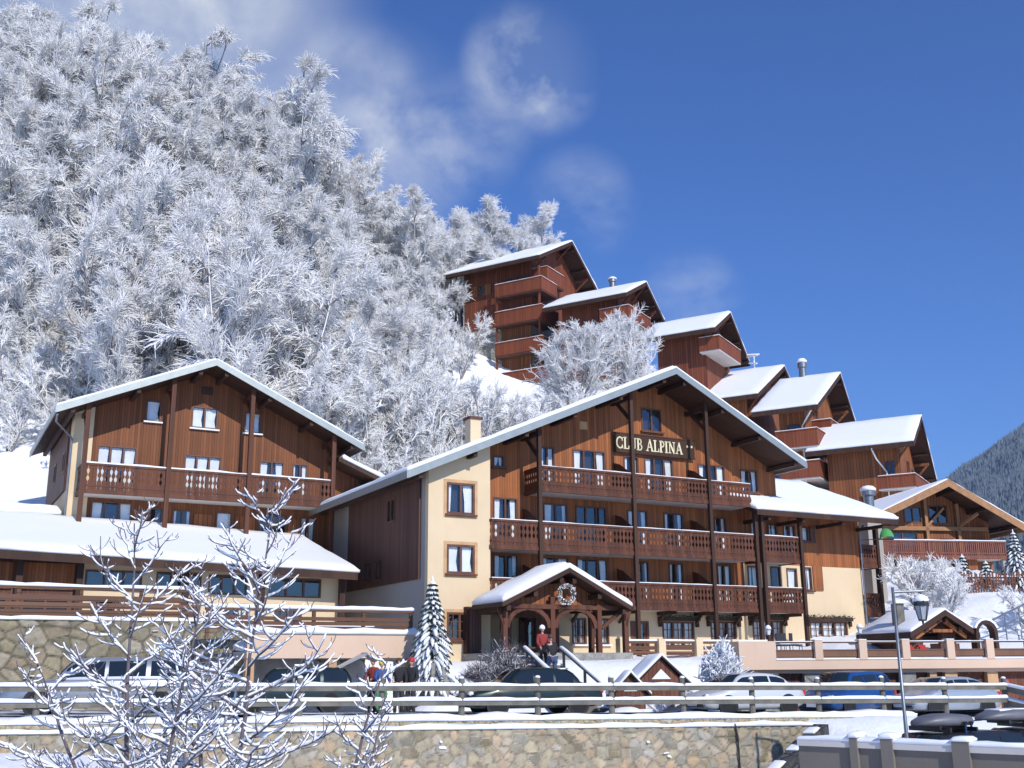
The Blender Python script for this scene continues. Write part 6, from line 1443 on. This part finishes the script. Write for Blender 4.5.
# young bare trees in the foreground carrying snow on every branch
def snow_tree(label, base, H, seed, rad, nl=15, thick=1.0, lean=(0, 0), low=.2, stems=1):
    t = thing('young_tree', label, 'tree', base)
    g = np.random.default_rng(seed); bark, snow = MB(), MB()
    def limb(p, d, L_, r, lev):
        n = (8, 6, 5)[lev]; P = [np.array(p)]; d = np.array(d, float); d /= np.linalg.norm(d); c = (.07, .20, .30)[lev] * g.uniform(.6, 1.3)
        for k in range(n):
            d = d + g.normal(0, .09, 3) + [0, 0, c * (.3 + 1.2 * k / n)]; d /= np.linalg.norm(d); P.append(P[-1] + d * L_ / n)
        bark.tube(P, list(np.linspace(r * 1.1, max(.006, r * .4), n + 1)), 5)
        run = []
        def flush():
            if len(run) > 1:
                e0 = run[0][0] * 1.4 - run[1][0] * .4; e1 = run[-1][0] * 1.4 - run[-2][0] * .4
                snow.tube([e0] + [a for a, _ in run] + [e1], [run[0][1] * .35] + [b for _, b in run] + [run[-1][1] * .35], 6)
            run.clear()
        for k in range(n + 1):
            dd = (P[min(k + 1, n)] - P[max(k - 1, 0)]); st = abs(dd[2]) / np.linalg.norm(dd); w = max(0, 1.12 - st ** 2.5) * g.uniform(.6, 1.2)
            rr = (r * .55 + (.0125, .012, .010)[lev]) * w * thick
            if rr > .007 and g.random() > .06: run.append((P[k] + [0, 0, r * .8 + rr * .85], rr))
            else: flush()
        flush()
        if lev < 2:
            m = int(L_ * (5.0, 4.0)[lev]) + 1
            for i in range(m):
                tt = .12 + .82 * (i + g.random() * .6) / m; k = min(int(tt * n), n - 1); q = P[k] + (P[k + 1] - P[k]) * (tt * n - k); bd = (P[k + 1] - P[k]) / (L_ / n)
                sd = np.cross(bd, [0, 0, 1]); sd /= np.linalg.norm(sd) + 1e-6; sd = sd * (1 if (i + lev) % 2 else -1)
                limb(q, bd * .6 + sd * g.uniform(.5, 1.0) + [0, 0, g.uniform(-.35, .05)], L_ * g.uniform(.22, .42) * (1.15 - .4 * tt) + .08, r * .5, lev + 1)
    for s_ in range(stems):
        T = [np.array([.1 * s_, .05 * s_, 0])]; d = np.array([lean[0] + (.0, .28, -.25)[s_ % 3], lean[1], 1.0]); Hs = H * (1, .8, .7)[s_ % 3]
        for k in range(8): d = d + g.normal(0, .05, 3) * [1, 1, 0]; T.append(T[-1] + d / np.linalg.norm(d) * Hs / 8)
        bark.tube(T, list(np.linspace(.05, .009, 9)), 7)
        nn = nl if s_ == 0 else int(nl * .6)
        for i in range(nn):
            tt = low + (.97 - low) * i / (nn - 1); k = min(int(tt * 8), 7); p = T[k] + (T[k + 1] - T[k]) * (tt * 8 - k); az = i * 2.4 + g.uniform(-.5, .5)
            L_ = rad * (1.12 - tt * .8) * g.uniform(.8, 1.15); el = .12 + .75 * tt
            limb(p, [math.cos(az) * math.cos(el), math.sin(az) * math.cos(el), math.sin(el)], L_, .02 * (1.1 - .5 * tt), 0)
    bark.build('trunk', M['bark_b'], t, smooth=True); snow.build('snow', M['snow'], t, smooth=True)
    return t
snow_tree('forked young bare tree with snow on its arching branches, leftmost in the foreground', (-5.15, 15.6, -3.6), 5.8, 11, 2.0, nl=17, lean=(-.04, 0), low=.26, stems=3)
snow_tree('tallest young bare tree with snow on its branches, between the two other foreground trees', (-3.95, 15.8, -3.6), 6.1, 12, 2.0, nl=22, lean=(.04, 0), low=.26, thick=1.1)
snow_tree('low thin bare tree with snow on its twigs, rightmost in the foreground', (-2.75, 16.6, -3.6), 3.9, 13, 1.2, nl=10, lean=(.06, 0), low=.4, stems=2)
snow_tree('young bare tree with snow half hidden behind the two tall foreground trees', (-4.6, 17.6, -3.4), 5.0, 14, 1.8, nl=14, low=.35)
snow_tree('low bushy bare tree with snow between the two tall foreground trees', (-4.4, 15.0, -3.6), 3.1, 16, 1.9, nl=9, low=.42, thick=1.15)
snow_tree('small bare sapling in the snow at the bottom left corner', (-7.6, 18.5, -2.9), 1.6, 15, .6, nl=6, low=.4)

# heaps of snow
def mound(name, loc, rx, ry, h, seed, label):
    q = MB(); n, m = 20, 10
    for j in range(m + 1):
        r = 1 - j / m
        for i in range(n):
            a = 2 * math.pi * i / n; x, y = rx * r * math.cos(a), ry * r * math.sin(a); z = h * (1 - r ** 2.2) * (1 + .35 * mnoise.noise((x + seed, y, seed))) - .15; q.v.append((x, y, z))
    q.f = [(j * n + i, j * n + (i + 1) % n, (j + 1) * n + (i + 1) % n, (j + 1) * n + i) for j in range(m) for i in range(n)]
    o = q.build(name, M['snow_g'], None, smooth=True); o.location = loc; tag(o, label, 'snow heap')
mound('snow_heap', (3.2, 41.7, gz(3.2, 41.7) + .05), 1.5, 1.0, .75, 1, 'smooth rounded heap of snow on the bank right of the entrance steps')
mound('snow_heap', (5.9, 39.4, lotz(5.9, 39.4)), 1.1, .8, .6, 2, 'heap of ploughed snow between the play houses and the white car')
mound('snow_heap', (-2.2, 40.7, gz(-2.2, 40.7)), 1.5, .9, .45, 3, 'low heap of snow at the foot of the bare bush')
mound('snow_heap', (3.4, 35.9, lotz(3.4, 35.9)), .9, .6, .35, 4, 'low heap of snow behind the fence right of the dark green saloon')
for i in range(9):
    x = 6.9 + i * .45 + rn.uniform(-.2, .2); y = 27.6 + rn.uniform(-.8, 2.4)
    pass
# outdoor furniture on the terrace
def chair(loc, rz, label):
    t = thing('terrace_chair', label, 'chair', loc, rz, 'stacked terrace chairs')
    MB().box(-.2, .2, -.2, .2, .42, .46).build('seat', M['iron'], t); MB().box(-.2, .2, .17, .2, .5, .9).build('backrest', M['iron'], t)
    for sx in (-1, 1):
        for sy in (-1, 1): MB().tube([(sx * .18, sy * .18, 0), (sx * .18, sy * .18, .42 if sy < 0 else .9)], .013, 6).build('leg', M['iron'], t)
    MB().snow((-.19, -.19, .462), (.19, -.19, .462), (.19, .15, .462), (-.19, .15, .462), t=.09, cell=.15).build('snow', M['snow'], t, smooth=True)
for i, (u, v) in enumerate(((2.2, 1.2), (2.75, 1.3), (2.5, 2.0))):
    chair(TW(u, v, .46), TA + i * .9, ['iron terrace chair with snow on its seat, leftmost by the solid wall end', 'iron terrace chair with snow on its seat, nearest the first pillar', 'iron terrace chair with snow on its seat, furthest from the terrace edge'][i])
for i, (u, l) in enumerate(((7.1, 'left'), (7.65, 'right'))):
    t = thing('cushion', 'red cushion lying on the terrace behind the boards, %s one of two' % l, 'cushion', TW(u, .9, .5), TA, 'red cushions on the terrace'); MB().box(-.22, .22, -.2, .2, 0, .38).build('cover', M['red_p'], t, bevel=.08)

# ------------------------------------------------------------------ far mountain
nx_, ny_ = 60, 50; V = []
for j in range(ny_ + 1):
    for i in range(nx_ + 1):
        X = 420 + 1500 * i / nx_; Y = 1200 + 1290 * j / ny_
        V.append((X, Y, min(.73 * (X - 450), 560) + 26 * mnoise.noise((X / 160, Y / 160, 0)) + 9 * mnoise.noise((X / 40, Y / 40, 2)) - (0 if j < ny_ else 0)))
q = MB(); q.v = V; q.f = [(j * (nx_ + 1) + i, j * (nx_ + 1) + i + 1, (j + 1) * (nx_ + 1) + i + 1, (j + 1) * (nx_ + 1) + i) for j in range(ny_) for i in range(nx_)]
# back side falls away
b = len(q.v); q.v += [(420 + 1500 * i / nx_, 3600, -60) for i in range(nx_ + 1)]; q.f += [(ny_ * (nx_ + 1) + i, ny_ * (nx_ + 1) + i + 1, b + i + 1, b + i) for i in range(nx_)]
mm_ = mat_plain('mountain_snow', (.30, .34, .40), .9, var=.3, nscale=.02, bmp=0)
tag(q.build('mountain', mm_, None, smooth=True), kind='structure')
g = np.random.default_rng(5); n = 16000
Yc = g.uniform(1300, 2485, n); U = g.uniform(.37, .53, n); Xc = U * Yc; k = (Xc > 470); Xc, Yc = Xc[k], Yc[k]
Zc = np.minimum(.73 * (Xc - 450), 560) + np.array([26 * mnoise.noise((x / 160, y / 160, 0)) + 9 * mnoise.noise((x / 40, y / 40, 2)) for x, y in zip(Xc, Yc)])
Hc = g.uniform(11, 21, len(Xc)); Rc = Hc * g.uniform(.18, .26, len(Xc)); ph = g.uniform(0, 6, len(Xc)); vs = []
for j in range(5): vs.append(np.stack([Xc + Rc * np.cos(ph + j * 2 * math.pi / 5), Yc + Rc * np.sin(ph + j * 2 * math.pi / 5), Zc - 2], -1))
vs.append(np.stack([Xc, Yc, Zc + Hc], -1)); V = np.stack(vs, 1).reshape(-1, 3); bI = (np.arange(len(Xc)) * 6)[:, None]
F = np.concatenate([bI + np.array([[j, (j + 1) % 5, 5]]) for j in range(5)], 0)
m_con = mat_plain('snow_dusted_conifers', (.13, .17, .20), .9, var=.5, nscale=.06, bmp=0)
o = bpy.data.objects.new('conifer_forest', np_mesh('conifer_forest', V, F, m_con)); col.objects.link(o)
tag(o, 'distant dark conifer wood covering the mountain at the right edge', 'forest', None, 'stuff')

# ------------------------------------------------------------------ thin air
if HAZE:
    hz_ = bpy.data.materials.new('thin_air'); hz_.use_nodes = True; hn = hz_.node_tree; hn.nodes.clear()
    ho = hn.nodes.new('ShaderNodeOutputMaterial'); hv = hn.nodes.new('ShaderNodeVolumePrincipled'); hv.inputs['Color'].default_value = (.72, .84, 1, 1); hv.inputs['Density'].default_value = HAZE; hv.inputs['Anisotropy'].default_value = .2
    hn.links.new(hv.outputs[0], ho.inputs['Volume'])
    tag(MB().box(-2600, 9500, -300, 9500, -140, 640).build('haze', hz_), 'thin bluish air over the valley', None, None, 'stuff')

# ------------------------------------------------------------------ sky, sun, camera
SE, SAZ = R(35), R(150)
w = bpy.data.worlds.new('World'); scene.world = w; w.use_nodes = True; nt = w.node_tree; nt.nodes.clear()
out = nt.nodes.new('ShaderNodeOutputWorld'); bg = nt.nodes.new('ShaderNodeBackground'); sky = nt.nodes.new('ShaderNodeTexSky'); sky.sky_type = 'NISHITA'; sky.sun_disc = False
sky.sun_elevation = SE; sky.sun_rotation = SAZ; sky.altitude = 1200; sky.air_density = SKY_AIR; sky.dust_density = .3; sky.ozone_density = 2.5
tc = N(nt, 'TexCoord').outputs['Generated']
def blob(d, size):     # soft patch of sky around a direction
    v = Vector(d).normalized(); dp = N(nt, 'VectorMath', operation='DOT_PRODUCT'); L(nt, tc, dp.inputs[0]); dp.inputs[1].default_value = v
    m = N(nt, 'MapRange'); m.interpolation_type = 'SMOOTHSTEP'; L(nt, dp.outputs['Value'], m.inputs[0]); m.inputs[1].default_value = math.cos(R(size)); m.inputs[2].default_value = math.cos(R(size * .15)); m.inputs[3].default_value = 0; m.inputs[4].default_value = 1; return m.outputs[0]
mp = N(nt, 'Mapping'); mp.inputs['Scale'].default_value = (1, 1, 1.3); L(nt, tc, mp.inputs[0])
dist = N(nt, 'TexNoise'); dist.inputs['Scale'].default_value = 5; L(nt, mp.outputs[0], dist.inputs['Vector'])
vm = N(nt, 'VectorMath', operation='MULTIPLY_ADD'); L(nt, dist.outputs[1], vm.inputs[0]); vm.inputs[1].default_value = (.12, .12, .12); L(nt, mp.outputs[0], vm.inputs[2])
cn = noise_(nt, vm.outputs[0], 6.5, 9, .6)
tot = None
for d, sz, a in CLOUDS:
    v = math_(nt, 'MULTIPLY', blob(d, sz), a); tot = v if tot is None else math_(nt, 'ADD', tot, v)
cf = math_(nt, 'MULTIPLY', tot, ramp(nt, cn, [(.44, (0, 0, 0)), (.74, (1, 1, 1))]))
veil = None
for d, sz, a in VEIL:
    v = math_(nt, 'MULTIPLY', blob(d, sz), a); veil = v if veil is None else math_(nt, 'ADD', veil, v)
cf = math_(nt, 'ADD', cf, math_(nt, 'MULTIPLY', veil, math_(nt, 'ADD', math_(nt, 'MULTIPLY', cn, 1.2), .2)))
cf = math_(nt, 'MINIMUM', cf, .85)
hsv = N(nt, 'HueSaturation'); hsv.inputs['Saturation'].default_value = SKY_SAT; hsv.inputs['Value'].default_value = SKY_VAL; L(nt, sky.outputs[0], hsv.inputs['Color'])
mixs = mixc(nt, cf, mixc(nt, 1.0, hsv.outputs[0], SKY_MUL, 'MULTIPLY'), CLOUD_C)
L(nt, mixs, bg.inputs[0]); bg.inputs[1].default_value = SKY_STR; L(nt, bg.outputs[0], out.inputs[0])
sd = Vector((math.sin(SAZ) * math.cos(SE), math.cos(SAZ) * math.cos(SE), math.sin(SE)))
sl = bpy.data.lights.new('sun', 'SUN'); sl.energy = SUN_E; sl.angle = R(.53); sl.color = (1, .955, .88); so = bpy.data.objects.new('sun', sl); col.objects.link(so); so.rotation_euler = sd.to_track_quat('Z', 'Y').to_euler()
cam = bpy.data.cameras.new('camera'); cam.sensor_width = 36; cam.lens = 1100 * 36 / 1024; cam.clip_end = 9000; cam.clip_start = .1
co = bpy.data.objects.new('camera', cam); col.objects.link(co)
pitch = math.atan((668 - 384) / 1100.); roll = .008
f = Vector((0, math.cos(pitch), math.sin(pitch))); r = Vector((1, 0, 0)); u = Vector((0, -math.sin(pitch), math.cos(pitch)))
r2 = r * math.cos(roll) - u * math.sin(roll); u2 = r * math.sin(roll) + u * math.cos(roll)
co.matrix_world = Matrix(((r2.x, u2.x, -f.x, 0), (r2.y, u2.y, -f.y, 0), (r2.z, u2.z, -f.z, 0), (0, 0, 0, 1)))
scene.camera = co
vs_ = scene.view_settings; vs_.view_transform = 'Standard'; vs_.look = 'None'; vs_.exposure = EXPO; vs_.gamma = 1; vs_.use_curve_mapping = False
scene.cycles.max_bounces = 6; scene.cycles.diffuse_bounces = 4; scene.cycles.glossy_bounces = 3; scene.cycles.transparent_max_bounces = 12; scene.cycles.transmission_bounces = 4
scene.cycles.use_denoising = True
